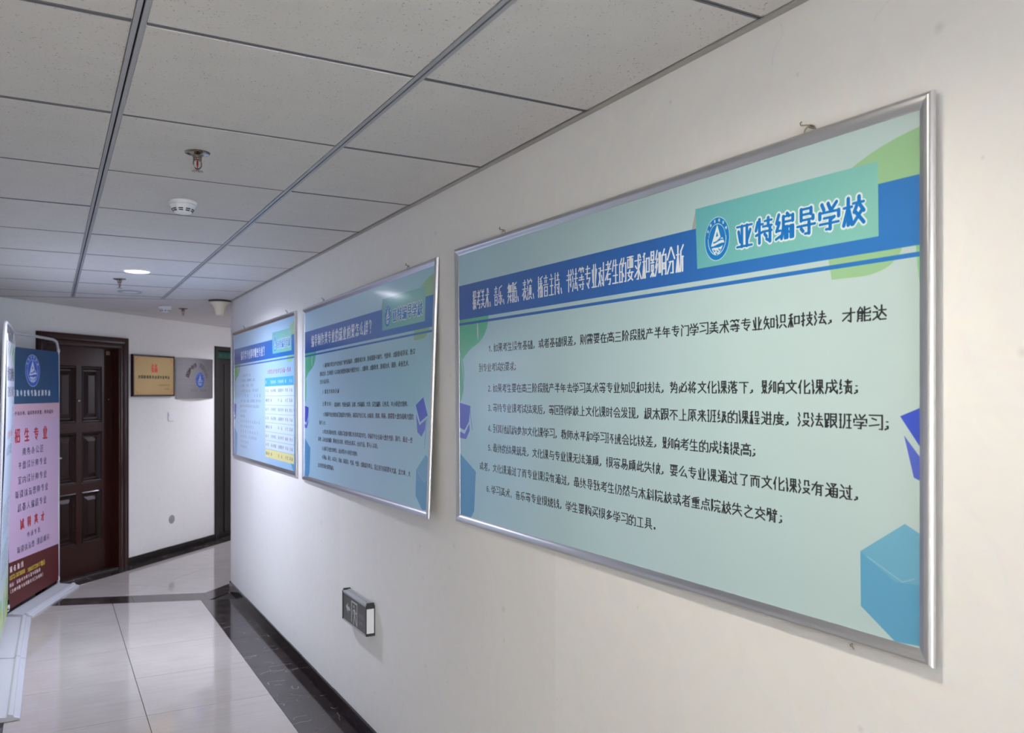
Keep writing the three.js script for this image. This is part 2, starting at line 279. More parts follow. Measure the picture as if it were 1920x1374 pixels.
const M = {
  wall: new THREE.MeshStandardMaterial({ map: scaled(texture(wallC), .5), bumpMap: scaled(texture(wallB, false), 3.2), bumpScale: .0006, roughness: .7 }),
  ceiling: new THREE.MeshStandardMaterial({ map: scaled(texture(ceilC), 1.62), bumpMap: scaled(texture(ceilB, false), 1.62), bumpScale: .0012, roughness: .95 }),
  slab: new THREE.MeshStandardMaterial({ color: 0x2a2a2b, roughness: 1 }),
  rail: new THREE.MeshStandardMaterial({ color: 0xb0b1b6, roughness: .45, metalness: .25 }),
  tee: new THREE.MeshStandardMaterial({ color: 0x6d6e73, roughness: .5 }),
  railDark: new THREE.MeshStandardMaterial({ color: 0x141416, roughness: .8 }),
  trim: new THREE.MeshStandardMaterial({ color: 0xa9a6a2, roughness: .55 }),
  stone: new THREE.MeshPhysicalMaterial({ map: scaled(texture(stoneC), 1.1), roughness: .1, ior: 1.52 }),
  plinth: new THREE.MeshPhysicalMaterial({ map: scaled(texture(stoneC), 2.2), color: 0x968c88, roughness: .16, specularIntensity: .6 }),
  tile: new THREE.MeshPhysicalMaterial({ map: scaled(texture(tileC), 1 / 1.2), roughness: .07, ior: 1.55 }),
  grout: new THREE.MeshStandardMaterial({ color: 0x37332f, roughness: .9 }),
  alu: new THREE.MeshStandardMaterial({ color: 0xcfcfd2, metalness: 1, roughness: .3 }),
  chrome: new THREE.MeshStandardMaterial({ color: 0x8f867b, metalness: 1, roughness: .18 }),
  zinc: new THREE.MeshStandardMaterial({ color: 0xaaa293, metalness: .9, roughness: .4 }),
  board: new THREE.MeshStandardMaterial({ color: 0xb9b6b2, roughness: .7 }),
  wood: new THREE.MeshPhysicalMaterial({ map: scaled(texture(woodC), 1.6, .9), roughness: .4, specularIntensity: .4, clearcoat: .3, clearcoatRoughness: .1 }),
  darkWood: new THREE.MeshPhysicalMaterial({ color: 0x1b1512, roughness: .42, clearcoat: .4, clearcoatRoughness: .25 }),
  black: new THREE.MeshStandardMaterial({ color: 0x101011, roughness: .5 }),
  plastic: new THREE.MeshStandardMaterial({ color: 0xeeeef1, roughness: .38 }),
  basePlastic: new THREE.MeshStandardMaterial({ color: 0xc6c7cf, roughness: .42 }),
  greyPlastic: new THREE.MeshStandardMaterial({ color: 0xa7a8ac, roughness: .5 }),
  tubeWhite: new THREE.MeshStandardMaterial({ color: 0xcdced2, roughness: .32 }),
  cream: new THREE.MeshStandardMaterial({ color: 0xe2d6c2, roughness: .5 }),
  glassRed: new THREE.MeshPhysicalMaterial({ color: 0xb01522, roughness: .08, transmission: .5, thickness: .004 }),
  housing: new THREE.MeshStandardMaterial({ color: 0x3a3b3a, roughness: .5 }),
  lampGlow: new THREE.MeshStandardMaterial({ color: 0xffffff, emissive: 0xf4f5ff, emissiveIntensity: 14, roughness: .4 }),
  lampOff: new THREE.MeshStandardMaterial({ color: 0xe6e5e3, roughness: .4 }),
  added_pane: new THREE.MeshPhysicalMaterial({ color: 0xffffff, roughness: 0, transmission: 1, thickness: 0, ior: 1.5 }),
  stain: new THREE.MeshStandardMaterial({ color: 0x9d9a9b, roughness: .8 }),
};

// ---------------------------------------------------------------- plan of the place: x across the corridor, z along it (away is negative)
const XR = 1.2585, XL = -.44, ZC = -6.8, ZB = 3.2, TOP = 2.42;       // right wall, left wall, corner of the right wall, wall behind
const yC = (z) => 2.312 - .0062 * (-z - 1.82);                     // the hung ceiling drops slightly towards the far end
const P0 = [.618, -8.242], DD = [.695, -.719], NN = [.719, .695];  // far wall: a point, its direction, its normal into the room
const W = (s, off = 0) => [P0[0] + DD[0] * s + NN[0] * off, P0[1] + DD[1] * s + NN[1] * off];
const S0 = (XL - P0[0]) / DD[0], S1 = 5.2, GAP = NN[0] * (XR - P0[0]) + NN[1] * (ZC - P0[1]);   // where the far wall starts and ends, width of the second corridor
const sCorner = DD[0] * (XR - P0[0]) + DD[1] * (ZC - P0[1]);
const farTurn = Math.atan2(.719, .695);                            // local +x along DD, local +z along NN
const uvWall = (g) => {                                            // uv in metres from position and normal
  const p = g.attributes.position, n = g.attributes.normal, uv = new Float32Array(p.count * 2);
  for (let i = 0; i < p.count; i++) {
    const nx = n.getX(i), ny = n.getY(i), nz = n.getZ(i), up = Math.abs(ny) > .7;
    uv[2 * i] = up ? p.getX(i) : Math.abs(nx) > Math.abs(nz) ? p.getZ(i) : p.getX(i); uv[2 * i + 1] = up ? p.getZ(i) : p.getY(i);
  }
  g.setAttribute('uv', new THREE.BufferAttribute(uv, 2));
  return g;
};
const outline = (pts, y0, y1) => {                                 // an upright prism over a plan outline
  const s = new THREE.Shape(pts.map(([x, z]) => new THREE.Vector2(x, -z))), g = new THREE.ExtrudeGeometry(s, { depth: y1 - y0, bevelEnabled: false });
  return uvWall(g.rotateX(-Math.PI / 2).translate(0, y0, 0));
};
struct('wall_right', outline([[XR, ZB], [XR, ZC], [XR + .15, ZC + .06], [XR + .15, ZB]], 0, TOP), M.wall);
const cornerEnd = W(S1, GAP), back = (p) => [p[0] + NN[0] * .13, p[1] + NN[1] * .13];
struct('wall_corner', outline([[XR, ZC], cornerEnd, back(cornerEnd), [XR + .15, ZC + .06]], 0, TOP), M.wall);
struct('wall_left', outline([[XL, ZB], [XL - .14, ZB], [XL - .14, W(S0)[1] - .1], [XL, W(S0)[1]]], 0, TOP), M.wall);
{                                                                  // wall behind the camera: the tall window is made up, added to fill the corridor with daylight
  const s = new THREE.Shape([[XL - .15, 0], [XR + .15, 0], [XR + .15, TOP], [XL - .15, TOP]].map((p) => new THREE.Vector2(...p))), h = new THREE.Path([[-.3, .25], [-.3, 2.2], [1.12, 2.2], [1.12, .25]].map((p) => new THREE.Vector2(...p)));
  s.holes.push(h);
  struct('wall_back', uvWall(new THREE.ExtrudeGeometry(s, { depth: .14, bevelEnabled: false }).translate(0, 0, ZB)), M.wall);
  const w = struct('added_window_1');
  obj('added_window_frame', [box(1.42, .05, .06, .41, .275, ZB + .07), box(1.42, .05, .06, .41, 2.175, ZB + .07), box(.05, 1.9, .06, -.275, 1.225, ZB + .07), box(.05, 1.9, .06, 1.095, 1.225, ZB + .07), box(.045, 1.9, .05, .41, 1.225, ZB + .07)], M.plastic, w);
  for (const x of [.08, .74]) obj('added_pane', box(.66, 1.86, .006, x, 1.225, ZB + .07), M.added_pane, w);
}
struct('wall_end', outline([W(S1, -.14), W(S1, GAP + .13), W(S1 + .14, GAP + .13), W(S1 + .14, -.14)], 0, TOP), M.wall);
// the far wall with its two doorways
const DOOR1 = [-.965, -.05, 2.005], DOOR2 = [1.345, 2.25, 2.03];
{
  const s = new THREE.Shape([[S0 - .1, 0], [DOOR1[0], 0], [DOOR1[0], DOOR1[2]], [DOOR1[1], DOOR1[2]], [DOOR1[1], 0], [DOOR2[0], 0], [DOOR2[0], DOOR2[2]], [DOOR2[1], DOOR2[2]], [DOOR2[1], 0], [S1 + .1, 0], [S1 + .1, TOP], [S0 - .1, TOP]].map((p) => new THREE.Vector2(...p)));
  const g = uvWall(new THREE.ExtrudeGeometry(s, { depth: .14, bevelEnabled: false }).translate(0, 0, -.14));
  const w = struct('wall_far', g, M.wall);
  w.position.set(P0[0], 0, P0[1]); w.rotation.y = farTurn;
  const b = struct('wall_behind_doors', uvWall(box(4.2, TOP, .06, .6, TOP / 2, -.2)), M.slab);
  b.position.copy(w.position); b.rotation.y = farTurn;
}

// ---------------------------------------------------------------- floor: light polished tiles inside bands of dark marble
const floor = struct('floor');
const near = (x, z) => z - (-6.982 + .362 * x), far = (x, z) => z - (-7.214 + .342 * x);     // the two edges of the cross band (positive: nearer)
const BANDX = 1.01, BANDL = -.185, sOf = (x, z) => DD[0] * (x - P0[0]) + DD[1] * (z - P0[1]), offOf = (x, z) => NN[0] * (x - P0[0]) + NN[1] * (z - P0[1]);
function lay(name, poly, material, joint, shade) {
  if (poly.length < 3 || areaOf(poly) < .0006) return;
  const cx = poly.reduce((s, p) => s + p[0], 0) / poly.length, cz = poly.reduce((s, p) => s + p[1], 0) / poly.length;
  const shrunk = poly.map(([x, z]) => { const d = Math.hypot(x - cx, z - cz); return [x - (x - cx) / d * joint, z - (z - cz) / d * joint]; });
  obj(name, slab(shrunk, -.0002 * rnd(), -.012, .0006, [rnd() * 3, rnd() * 3], shade), material, floor);
}
obj('bed', outline([[XL - .1, ZB + .1], [XR + .1, ZB + .1], [XR + .1, ZC], W(S1 + .1, GAP + .1), W(S1 + .1, -.2), W(S0 - .2, -.2), [XL - .1, W(S0)[1]]], -.08, -.0118), M.grout, floor);
const rect = (x0, z0, x1, z1) => [[x0, z0], [x1, z0], [x1, z1], [x0, z1]];
for (let k = -13; k < 5; k++) {
  const z0 = -4.385 + k * .595, z1 = z0 + .595;
  for (const [x0, x1] of [[BANDL, .418], [.418, BANDX]]) lay('floor_tile', clip(rect(x0, z0, x1, z1), near), M.tile, .002, 0);
}
for (let k = 0; k < 17; k++) lay('marble_strip', clip(rect(BANDX, ZB - .62 * (k + 1), XR, ZB - .62 * k), near), M.stone, .0003, 1.57);
for (let k = 0; k < 17; k++) lay('marble_strip', clip(rect(XL, ZB - .62 * (k + 1), BANDL, ZB - .62 * k), near), M.stone, .0003, 1.57);
const bandCorner = clip(clip(rect(XL, -7.6, 1.6, -6.2), (x, z) => -near(x, z)), far);
for (let k = 0; k < 4; k++) lay('marble_strip', clip(clip(clip(bandCorner, (x) => x - (XL + k * .5)), (x) => XL + (k + 1) * .5 - x), (x, z) => GAP - offOf(x, z)), M.stone, .0003, 0);
// beyond the cross band the floor follows the far wall
const wallBand = .155, cornerBand = GAP - .165;
const toPlan = (q) => q.map(([s, o]) => W(s, o));
for (let k = -4; k < 9; k++) {
  const s0 = k * .6, s1 = s0 + .6, cutFar = (x, z) => -far(x, z);
  lay('marble_strip', clip(clip(toPlan(rect(s0, 0, s1, wallBand)), (x) => x - XL), cutFar), M.stone, .0003, .8);
  lay('marble_strip', clip(toPlan(rect(s0, cornerBand, s1, GAP)), cutFar), M.stone, .0003, .8);
  for (const [o0, o1] of [[wallBand, .755], [.755, cornerBand]]) lay('floor_tile', clip(clip(toPlan(rect(s0, o0, s1, o1)), (x) => x - XL), cutFar), M.tile, .002, .8);
}

// baseboards: pieces of the same dark marble
function baseboard(name, from, to, h, n, piece) {
  const g = struct(name), L = Math.hypot(to[0] - from[0], to[1] - from[1]), d = [(to[0] - from[0]) / L, (to[1] - from[1]) / L];
  for (let a = 0; a < L - .01; a += piece) {
    const b = Math.min(L, a + piece), P = (t, o) => [from[0] + d[0] * t + n[0] * o, from[1] + d[1] * t + n[1] * o], hh = h + (rnd() - .5) * .003, t0 = a + .0006, t1 = b - .0006;
    const ring = [[0, 0], [0, hh], [.009, hh], [.0115, hh - .003], [.0115, 0]], tris = [], uvs = [], q = (t, [o, y]) => { const p = P(t, o); return [p[0], y, p[1]]; }, u0 = rnd() * 3;
    const add = (...c) => { tris.push(c); uvs.push(c.map(([x, y, z]) => [u0 + d[0] * x + d[1] * z, y + (x + z) * .001])); };
    ring.forEach((r, i) => {
      const r2 = ring[(i + 1) % ring.length];
      add(q(t0, r), q(t1, r), q(t1, r2)); add(q(t0, r), q(t1, r2), q(t0, r2));
      if (i > 0 && i < ring.length - 1) { add(q(t0, ring[0]), q(t0, r), q(t0, r2)); add(q(t1, ring[0]), q(t1, r), q(t1, r2)); }
    });
    const c = P((t0 + t1) / 2, .005);
    obj('marble_piece', solid(tris, uvs, [c[0], hh / 2, c[1]]), M.plinth, g);
  }
  return g;
}
baseboard('baseboard_right', [XR, ZC], [XR, ZB], .078, [-1, 0], .3);
baseboard('baseboard_left', [XL, ZB], [XL, W(S0)[1] + .02], .078, [1, 0], .6);
baseboard('baseboard_far', W(.012), W(DOOR2[0] - .02), .07, NN, .2);
baseboard('baseboard_corner', [XR, ZC], cornerEnd, .078, [-NN[0], -NN[1]], .6);

// ---------------------------------------------------------------- hung ceiling: mineral tiles between slotted rails
const ceiling = struct('ceiling');
const MAIN = [-.44, .16, .765], CROSS = [];
for (let k = -9; k <= 8; k++) CROSS.push(-1.82 - .615 * k);
const edgeB = (x, z) => z - (-7.085 + .31 * x);                    // where the corridor's grid ends
function panel(poly, turn) {
  if (poly.length < 3 || areaOf(poly) < .002) return;
  const y = (x, z) => yC(z) + .0006;
  const g = slab(poly, 0, .014, .0018, [rnd() * 4, rnd() * 4], turn), p = g.attributes.position, tx = (rnd() - .5) * .004, tz = (rnd() - .5) * .004, c = poly[0], lift = rnd() * .002;
  for (let i = 0; i < p.count; i++) p.setY(i, p.getY(i) + y(p.getX(i), p.getZ(i)) + (p.getX(i) - c[0]) * tx + (p.getZ(i) - c[1]) * tz + lift);
  g.computeVertexNormals();
  obj('ceiling_tile', g, M.ceiling, ceiling);
}
const tiltBox = (g) => { const p = g.attributes.position; for (let i = 0; i < p.count; i++) p.setY(i, p.getY(i) + yC(p.getZ(i))); g.computeVertexNormals(); return g; };
const cols = [[XL, MAIN[1]], [MAIN[1], MAIN[2]], [MAIN[2], XR]];
for (const [x0, x1] of cols) for (let k = 0; k < CROSS.length; k++) {
  const z1 = CROSS[k] - .007, z0 = (k + 1 < CROSS.length ? CROSS[k + 1] : -8.2) + .007, l = x0 === XL ? .004 : .0124, r = x1 === XR ? .019 : .0124;
  panel(clip(rect(x0 + l, z0, x1 - r, Math.min(z1, ZB)), (x, z) => edgeB(x, z) - .012), 0);
}
for (const [x0, x1] of cols) for (const z of CROSS) {              // cross tees, set back in the joints between the tiles
  if (z > ZB || edgeB((x0 + x1) / 2, z) < .1) continue;
  const seg = (d, y, dz) => tiltBox(new THREE.BoxGeometry(x1 - x0 - .03, .004, d).translate((x0 + x1) / 2, y, z + dz));
  const tee = obj('cross_tee', [seg(.0052, .0035, -.0046), seg(.0052, .0035, .0046)], M.tee, ceiling);
  obj('rail_slot', seg(.0045, .005, 0), M.railDark, tee);
}
for (const x of MAIN.slice(1)) {                                   // a rail: two flanges and the dark slot between them
  const z1 = -7.085 + .31 * x, L = ZB - z1, zc = (ZB + z1) / 2, seg = (w, h, dx, y) => { const b = new THREE.BoxGeometry(w, h, L, 1, 1, 12); return tiltBox(b.translate(x + dx, y, zc)); };
  const rail = obj('ceiling_rail', [seg(.0098, .012, -.0071, .0052), seg(.0098, .012, .0071, .0052)], M.rail, ceiling);
  obj('rail_slot', seg(.005, .003, 0, .0095), M.railDark, rail);
}
obj('edge_trim', tiltBox(new THREE.BoxGeometry(.018, .004, ZB - ZC, 1, 1, 12).translate(XR - .009, -.001, (ZB + ZC) / 2)), M.trim, ceiling);
{                                                                  // rail across the corridor where the grid turns
  const a = [XL, -7.085 + .31 * XL], b = [XR + .12, -7.085 + .31 * (XR + .12)], L = Math.hypot(b[0] - a[0], b[1] - a[1]);
  obj('ceiling_rail', tiltBox(new THREE.BoxGeometry(L, .008, .018, 8, 1, 1).rotateY(Math.atan2(-(b[1] - a[1]), b[0] - a[0])).translate((a[0] + b[0]) / 2, .001, (a[1] + b[1]) / 2)), M.rail, ceiling);
}
for (let k = -4; k < 9; k++) for (const [o0, o1] of [[.004, .16], [.16, .77], [.77, 1.38], [1.38, GAP - .004]]) {
  const s0 = k * .61 + .25;
  panel(clip(clip(toPlan(rect(s0 + .002, o0 + .004, s0 + .608, o1 - .004)), (x) => x - XL - .004), (x, z) => -edgeB(x, z) - .012), .8);
}
obj('ceiling_slab', outline([[XL - .2, ZB + .2], [XR + .2, ZB + .2], [XR + .2, ZC], W(S1 + .2, GAP + .2), W(S1 + .2, -.3), W(S0 - .3, -.3), [XL - .2, W(S0)[1]]], TOP, TOP + .1), M.slab, ceiling);

// ---------------------------------------------------------------- recessed lamps
LAMPS.forEach(([x, z, colour, power], i) => {
  const y = yC(z), t = thing('downlight', ['lit round recessed lamp glowing white in the ceiling above the corridor', 'lit warm recessed lamp in the ceiling above the largest wall board', 'lit warm recessed lamp in the ceiling behind the camera', 'lit recessed lamp in the ceiling round the corner'][i], 'ceiling lamp', [x, y, z]);
  obj('rim', lathe([[.067, .002], [.068, -.004], [.074, -.006], [.081, -.003], [.083, .001]]), M.lampOff, t);
  obj('diffuser', lathe([[0, -.0045], [.055, -.0042], [.068, -.002]]), i === 0 || i === 3 ? M.lampGlow : M.lampWarm ??= Object.assign(M.lampGlow.clone(), { emissive: new THREE.Color(1, .93, .8) }), t);
  const l = new THREE.SpotLight(colour, power, 0, 1.45, .55, 2);
  l.position.set(x, y - .012, z); l.target.position.set(x, 0, z); l.castShadow = true; l.shadow.radius = 3.1; l.shadow.mapSize.set(1024, 1024); l.name = 'lamp_light_' + i;
  scene.add(l, l.target);
});
{
  const x = .509, z = -6.47, t = thing('downlight', 'unlit white recessed ceiling lamp just beyond the glowing one', 'ceiling lamp', [x, yC(z), z]);
  obj('rim', lathe([[.062, .002], [.063, -.004], [.072, -.007], [.08, -.003], [.082, .001]]), M.greyPlastic, t);
  obj('diffuser', lathe([[0, -.006], [.05, -.0055], [.0625, -.002]]), M.lampOff, t);
}
// ---------------------------------------------------------------- the prints of the wall boards
function fit(g, text, x0, x1, y, h, w, colour, squeeze = 1, inset) {        // one line of writing spread from x0 to x1
  let n = 0;
  for (const c of text) n += c === ' ' ? .5 : c.charCodeAt(0) < 128 ? .56 : 1;
  const pitch = (x1 - x0) / n, sw = Math.min(pitch * .96, h * squeeze);
  let x = x0;
  for (const c of text) {
    if (c !== ' ') write(g, c, x, y, sw, h, w, colour, 0, inset);
    x += pitch * (c === ' ' ? .5 : c.charCodeAt(0) < 128 ? .56 : 1);
  }
}
function poly(g, pts, colour, sx = 1, sy = 1, ox = 0, oy = 0) { g.fillStyle = colour; g.beginPath(); pts.forEach(([x, y], i) => (i ? g.lineTo(ox + x * sx, oy + y * sy) : g.moveTo(ox + x * sx, oy + y * sy))); g.closePath(); g.fill(); }
function emblem(g, x, y, rx, ry, blue, pale) {
  g.save(); g.translate(x, y); g.scale(rx, ry);
  g.fillStyle = pale; g.beginPath(); g.arc(0, 0, 1.03, 0, 6.3); g.fill();
  g.fillStyle = blue; g.beginPath(); g.arc(0, 0, 1, 0, 6.3); g.fill();
  g.strokeStyle = pale; g.lineWidth = .045; g.beginPath(); g.arc(0, 0, .74, -.1, 3.25); g.stroke();
  g.lineWidth = .03; g.beginPath(); g.arc(0, 0, .7, 3.3, 6.2); g.stroke();
  for (let i = 0; i < 6; i++) { g.save(); g.rotate(-1.05 + i * .42); write(g, [...'安阳亚特学校'][i], -.075, -.95, .15, .16, .026, pale, 0); g.restore(); }
  g.fillStyle = pale; g.beginPath(); g.moveTo(.02, -.68); g.lineTo(-.5, .3); g.bezierCurveTo(-.2, .38, .1, .18, .62, .24); g.lineTo(.46, -.02); g.bezierCurveTo(.3, -.02, .2, .08, -.02, .1); g.lineTo(.3, -.06); g.closePath(); g.fill();
  g.fillStyle = blue; g.beginPath(); g.moveTo(.0, -.34); g.lineTo(-.09, -.1); g.lineTo(.1, -.12); g.closePath(); g.fill();
  g.beginPath(); g.moveTo(-.3, .12); g.bezierCurveTo(-.05, .16, .15, -.02, .5, .06); g.lineTo(.52, .11); g.bezierCurveTo(.2, .04, -.02, .22, -.33, .19); g.closePath(); g.fill();
  g.fillStyle = pale; g.beginPath(); g.moveTo(-.44, .42); g.bezierCurveTo(-.2, .34, .1, .5, .48, .34); g.bezierCurveTo(.34, .58, .18, .72, 0, .78); g.bezierCurveTo(-.2, .72, -.34, .6, -.44, .42); g.fill();
  g.strokeStyle = blue; g.lineWidth = .05; for (const [a, b] of [[-.2, .5], [.06, .55], [.22, .48], [-.02, .66]]) { g.beginPath(); g.arc(a, b, .07, .4, 3.6); g.stroke(); }
  g.restore();
}
function cap(g, pts, low, X, Y, c1, c2, tassel) {                   // the mortar board drawn at the margin
  poly(g, pts.map(([s, t]) => [X(s), Y(t)]), c1); poly(g, low.map(([s, t]) => [X(s), Y(t)]), c2);
  if (tassel) { g.strokeStyle = c1; g.lineWidth = 3; g.beginPath(); tassel.forEach(([s, t], i) => (i ? g.lineTo(X(s), Y(t)) : g.moveTo(X(s), Y(t)))); g.stroke(); }
}
const CAP_R = [[.908, .566], [.948, .535], [.9735, .606], [.934, .634]], CAPLOW_R = [[.912, .6], [.932, .646], [.966, .622], [.963, .66], [.945, .69], [.922, .674]];
const CAP_L = [[0, .562], [.062, .576], [.055, .632], [.036, .664], [.0, .652]], CAPLOW_L = [[0, .664], [.036, .678], [.056, .64], [.058, .664], [.042, .696], [0, .692]];
const CUBE_L = [[-.02, .722], [.083, .806], [.075, .947], [.061, .974], [-.02, .98]];
const CUBE_R = [[.9704, .7582], [.9221, .8223], [.9227, .9252], [.9604, .9737], [1, .966], [1, .785]];
function boardPrint(title, t0, t1, wide, paint, shift, ground) {
  const WW = 2048, HH = 1072, [c, g] = canvas(WW, HH), X = (s) => s * WW, Y = (t) => t * HH;
  let k = g.createLinearGradient(0, HH * .5, WW, HH * .42);
  k.addColorStop(0, rgb(...ground[0])); k.addColorStop(.35, rgb(...ground[1])); k.addColorStop(1, rgb(...ground[2])); g.fillStyle = k; g.fillRect(0, 0, WW, HH);
  const leaf = rgb(154, 198, 152), leaf2 = rgb(140, 206, 150), leafL = rgb(96, 190, 152), bar = rgb(40, 112, 200);
  // plant shapes behind the bar
  g.fillStyle = leaf; g.beginPath(); g.moveTo(X(.895), Y(.115)); g.bezierCurveTo(X(.93), Y(.075), X(.96), Y(.06), X(1.01), Y(.05)); g.lineTo(X(1.01), Y(.2)); g.lineTo(X(.895), Y(.2)); g.fill();
  g.beginPath(); g.moveTo(X(.8835), Y(.25)); g.lineTo(X(.8887), Y(.304)); g.lineTo(X(.925), Y(.3055)); g.bezierCurveTo(X(.95), Y(.304), X(.966), Y(.287), X(.97), Y(.25)); g.fill();
  poly(g, [[.981, .25], [.983, .3], [.987, .37], [.9905, .42], [1.01, .44], [1.01, .25]].map(([s, t]) => [X(s), Y(t)]), leaf2);
  g.fillStyle = leafL; g.beginPath(); g.moveTo(X(-.01), Y(.25)); g.lineTo(X(.138), Y(.25)); g.bezierCurveTo(X(.138), Y(.31), X(.12), Y(.345), X(.0764), Y(.366)); g.bezierCurveTo(X(.05), Y(.38), X(.034), Y(.405), X(.016), Y(.425)); g.lineTo(X(-.01), Y(.44)); g.fill();
  g.fillStyle = rgb(178, 208, 212); g.beginPath(); g.ellipse(X(.094), Y(.312), 7, 34, -.06, 0, 6.3); g.fill();
  g.fillStyle = rgb(92, 184, 142); g.beginPath(); g.ellipse(X(.004), Y(.47), X(.031), Y(.105), 0, 0, 6.3); g.fill();
  g.strokeStyle = rgb(170, 216, 214); g.lineWidth = 4; g.beginPath(); g.moveTo(X(.01), Y(.36)); g.quadraticCurveTo(X(.03), Y(.42), X(.033), Y(.5)); g.stroke();
  // the bar and the line under it
  k = g.createLinearGradient(0, 0, WW, 0); k.addColorStop(0, rgb(42, 94, 174)); k.addColorStop(.6, rgb(40, 106, 190)); k.addColorStop(1, rgb(48, 124, 200));
  g.fillStyle = k; g.fillRect(0, Y(.1395), WW, Y(.1240)); g.fillRect(0, Y(.2755), WW, Y(.0085));
  // the card with emblem and name
  poly(g, [[.6805, .1395], [.6873, .097], [.6873, .1395]].map(([s, t]) => [X(s), Y(t)]), rgb(168, 168, 164));
  k = g.createLinearGradient(X(.69), Y(.1), X(.9), Y(.3)); k.addColorStop(0, rgb(102, 182, 190)); k.addColorStop(1, rgb(134, 198, 188)); g.fillStyle = k;
  g.beginPath(); g.moveTo(X(.6868), Y(.0936)); g.lineTo(X(.942), Y(.097)); g.lineTo(X(.9428), Y(.2355)); g.lineTo(X(.69), Y(.235)); g.fill();
  emblem(g, X(.7243), Y(.1745), X(.0203), Y(.0485), rgb(20, 126, 206), rgb(228, 238, 240));
  for (const [w, c] of [[15, rgb(226, 238, 240)], [7.5, rgb(20, 118, 200)]]) fit(g, '亚特编导学校', X(.7545), X(.93), Y(.149), Y(.059), w, c, .95, 5);
  // drawings at the margins
  poly(g, CUBE_L.map(([s, t]) => [X(s), Y(t)]), rgb(86, 156, 206)); poly(g, CUBE_R.map(([s, t]) => [X(s), Y(t)]), rgb(96, 166, 204));
  poly(g, [[.9221, .8223], [.9704, .7582], [1, .785], [1, .86], [.9604, .866]].map(([s, t]) => [X(s), Y(t)]), rgb(112, 176, 206));
  g.strokeStyle = rgb(140, 194, 218); g.lineWidth = 2.5; g.beginPath(); [[.93, .83], [.9676, .863], [.98, .853]].forEach(([s, t], i) => (i ? g.lineTo(X(s), Y(t)) : g.moveTo(X(s), Y(t)))); g.stroke();
  cap(g, CAP_L, CAPLOW_L, X, Y, rgb(70, 84, 196), rgb(92, 100, 204), [[.06, .59], [.066, .64], [.07, .66]]);
  const R = (q) => q.map(([s, t]) => [s + shift, t]);
  cap(g, R(CAP_R), R(CAPLOW_R), X, Y, rgb(62, 86, 206), rgb(84, 104, 206), R([[.971, .62], [.964, .7], [.9625, .735]]));
  fit(g, title, X(t0), X(t1), Y(.169), Y(.066), wide, rgb(234, 240, 248), .82);
  paint(g, X, Y);
  return texture(c, true, false);
}
const INK = rgb(28, 28, 34);
const print1 = boardPrint('报考美术、音乐、舞蹈、表演、播音主持、书法等专业对考生的要求和影响分析', .0733, .667, 5.2, (g, X, Y) => {
  [['1.如果考生没有基础，或者基础很差，则需要在高三阶段脱产半年专门学习美术等专业知识和技法，才能达', .1372, .953, .3625], ['到专业考试的要求；', .0982, .249, .4275],
    ['2.如果考生要在高三阶段脱产半年去学习美术等专业知识和技法，势必将文化课落下，影响文化课成绩；', .1342, .932, .499], ['3.等待专业课考试结束后，等回到学校上文化课时会发现，根本跟不上原来班级的课程进度，没法跟班学习；', .1339, .966, .565],
    ['4.到其他机构参加文化课学习，教师水平和学习环境会比较差，影响考生的成绩提高；', .1335, .797, .6355], ['5.最终的结果就是，文化课与专业课无法兼顾，很容易顾此失彼，要么专业课通过了而文化课没有通过，', .1329, .932, .701],
    ['或者，文化课通过了而专业课没有通过，最终导致考生仍然与本科院校或者重点院校失之交臂；', .098, .836, .7695], ['6.学习美术、音乐等专业很烧钱，学生要购买很多学习的工具。', .1257, .621, .8435]]
    .forEach(([t, a, b, y]) => fit(g, t, X(a), X(b), Y(y - .0008), Y(.0286), 3.3, INK, 1.06));
}, .0575, [[170, 210, 226], [183, 212, 220], [189, 210, 210]]);
const print2 = boardPrint('编导制作类专业的就业前景怎么样？', .087, .63, 8, (g, X, Y) => {
  [['1.编导制作类艺术专业包括广播电视编导、戏剧影视文学、影视摄影与制作、电影学、戏剧影视导演、数字', .2118, .897, .337, 3.4], ['媒体艺术、艺术管理（公共事业管理影视制片管理方向）、戏剧学、戏剧教育、影视技术、摄影、录音艺术、', .18, .872, .381, 3.4],
    ['艺术与科技等。', .1805, .285, .4247, 3.2], ['2.就业方向及分析', .2088, .372, .4785, 4.4], ['主要方向：', .21, .32, .5445, 4.4], ['媒体制作、电视台编导、记者、文案编辑、文员、综艺编剧、公务员、中小学语文教师。', .325, .872, .549, 3.6],
    ['1)学编导专业出来的对口的就是去电视台、新媒体专业公司，如新浪、搜狐、网易，都需要大量的视频方面的', .2166, .899, .601, 3.5], ['制作人才。', .1787, .253, .647, 3.2],
    ['2)考公务员最有优势，长期练习的影评跟公务员考试的申论，学编导专业会看大量的电影、剧作，通过一些', .2128, .897, .695, 3.3], ['案例，从而出的编剧、剧情出自本意、情感出自真实，出自作品，要与人共鸣；', .1688, .69, .737, 3.3],
    ['3)会学习大量文学常识，适合考取中小学语文教师；', .209, .54, .786, 3.3], ['4)网站、报社、杂志社、学校、新媒体、电视、电影、戏剧相关单位、国企宣传部都要写文稿、发文章、大', .2097, .891, .832, 3.4], ['企业的策划部也需要编辑。', .1654, .338, .88, 3.2]]
    .forEach(([t, a, b, y, w]) => fit(g, t, X(a), X(b), Y(y), Y(.0235), w, rgb(24, 28, 40), 1.1));
}, 0, [[170, 212, 240], [184, 217, 238], [166, 214, 226]]);
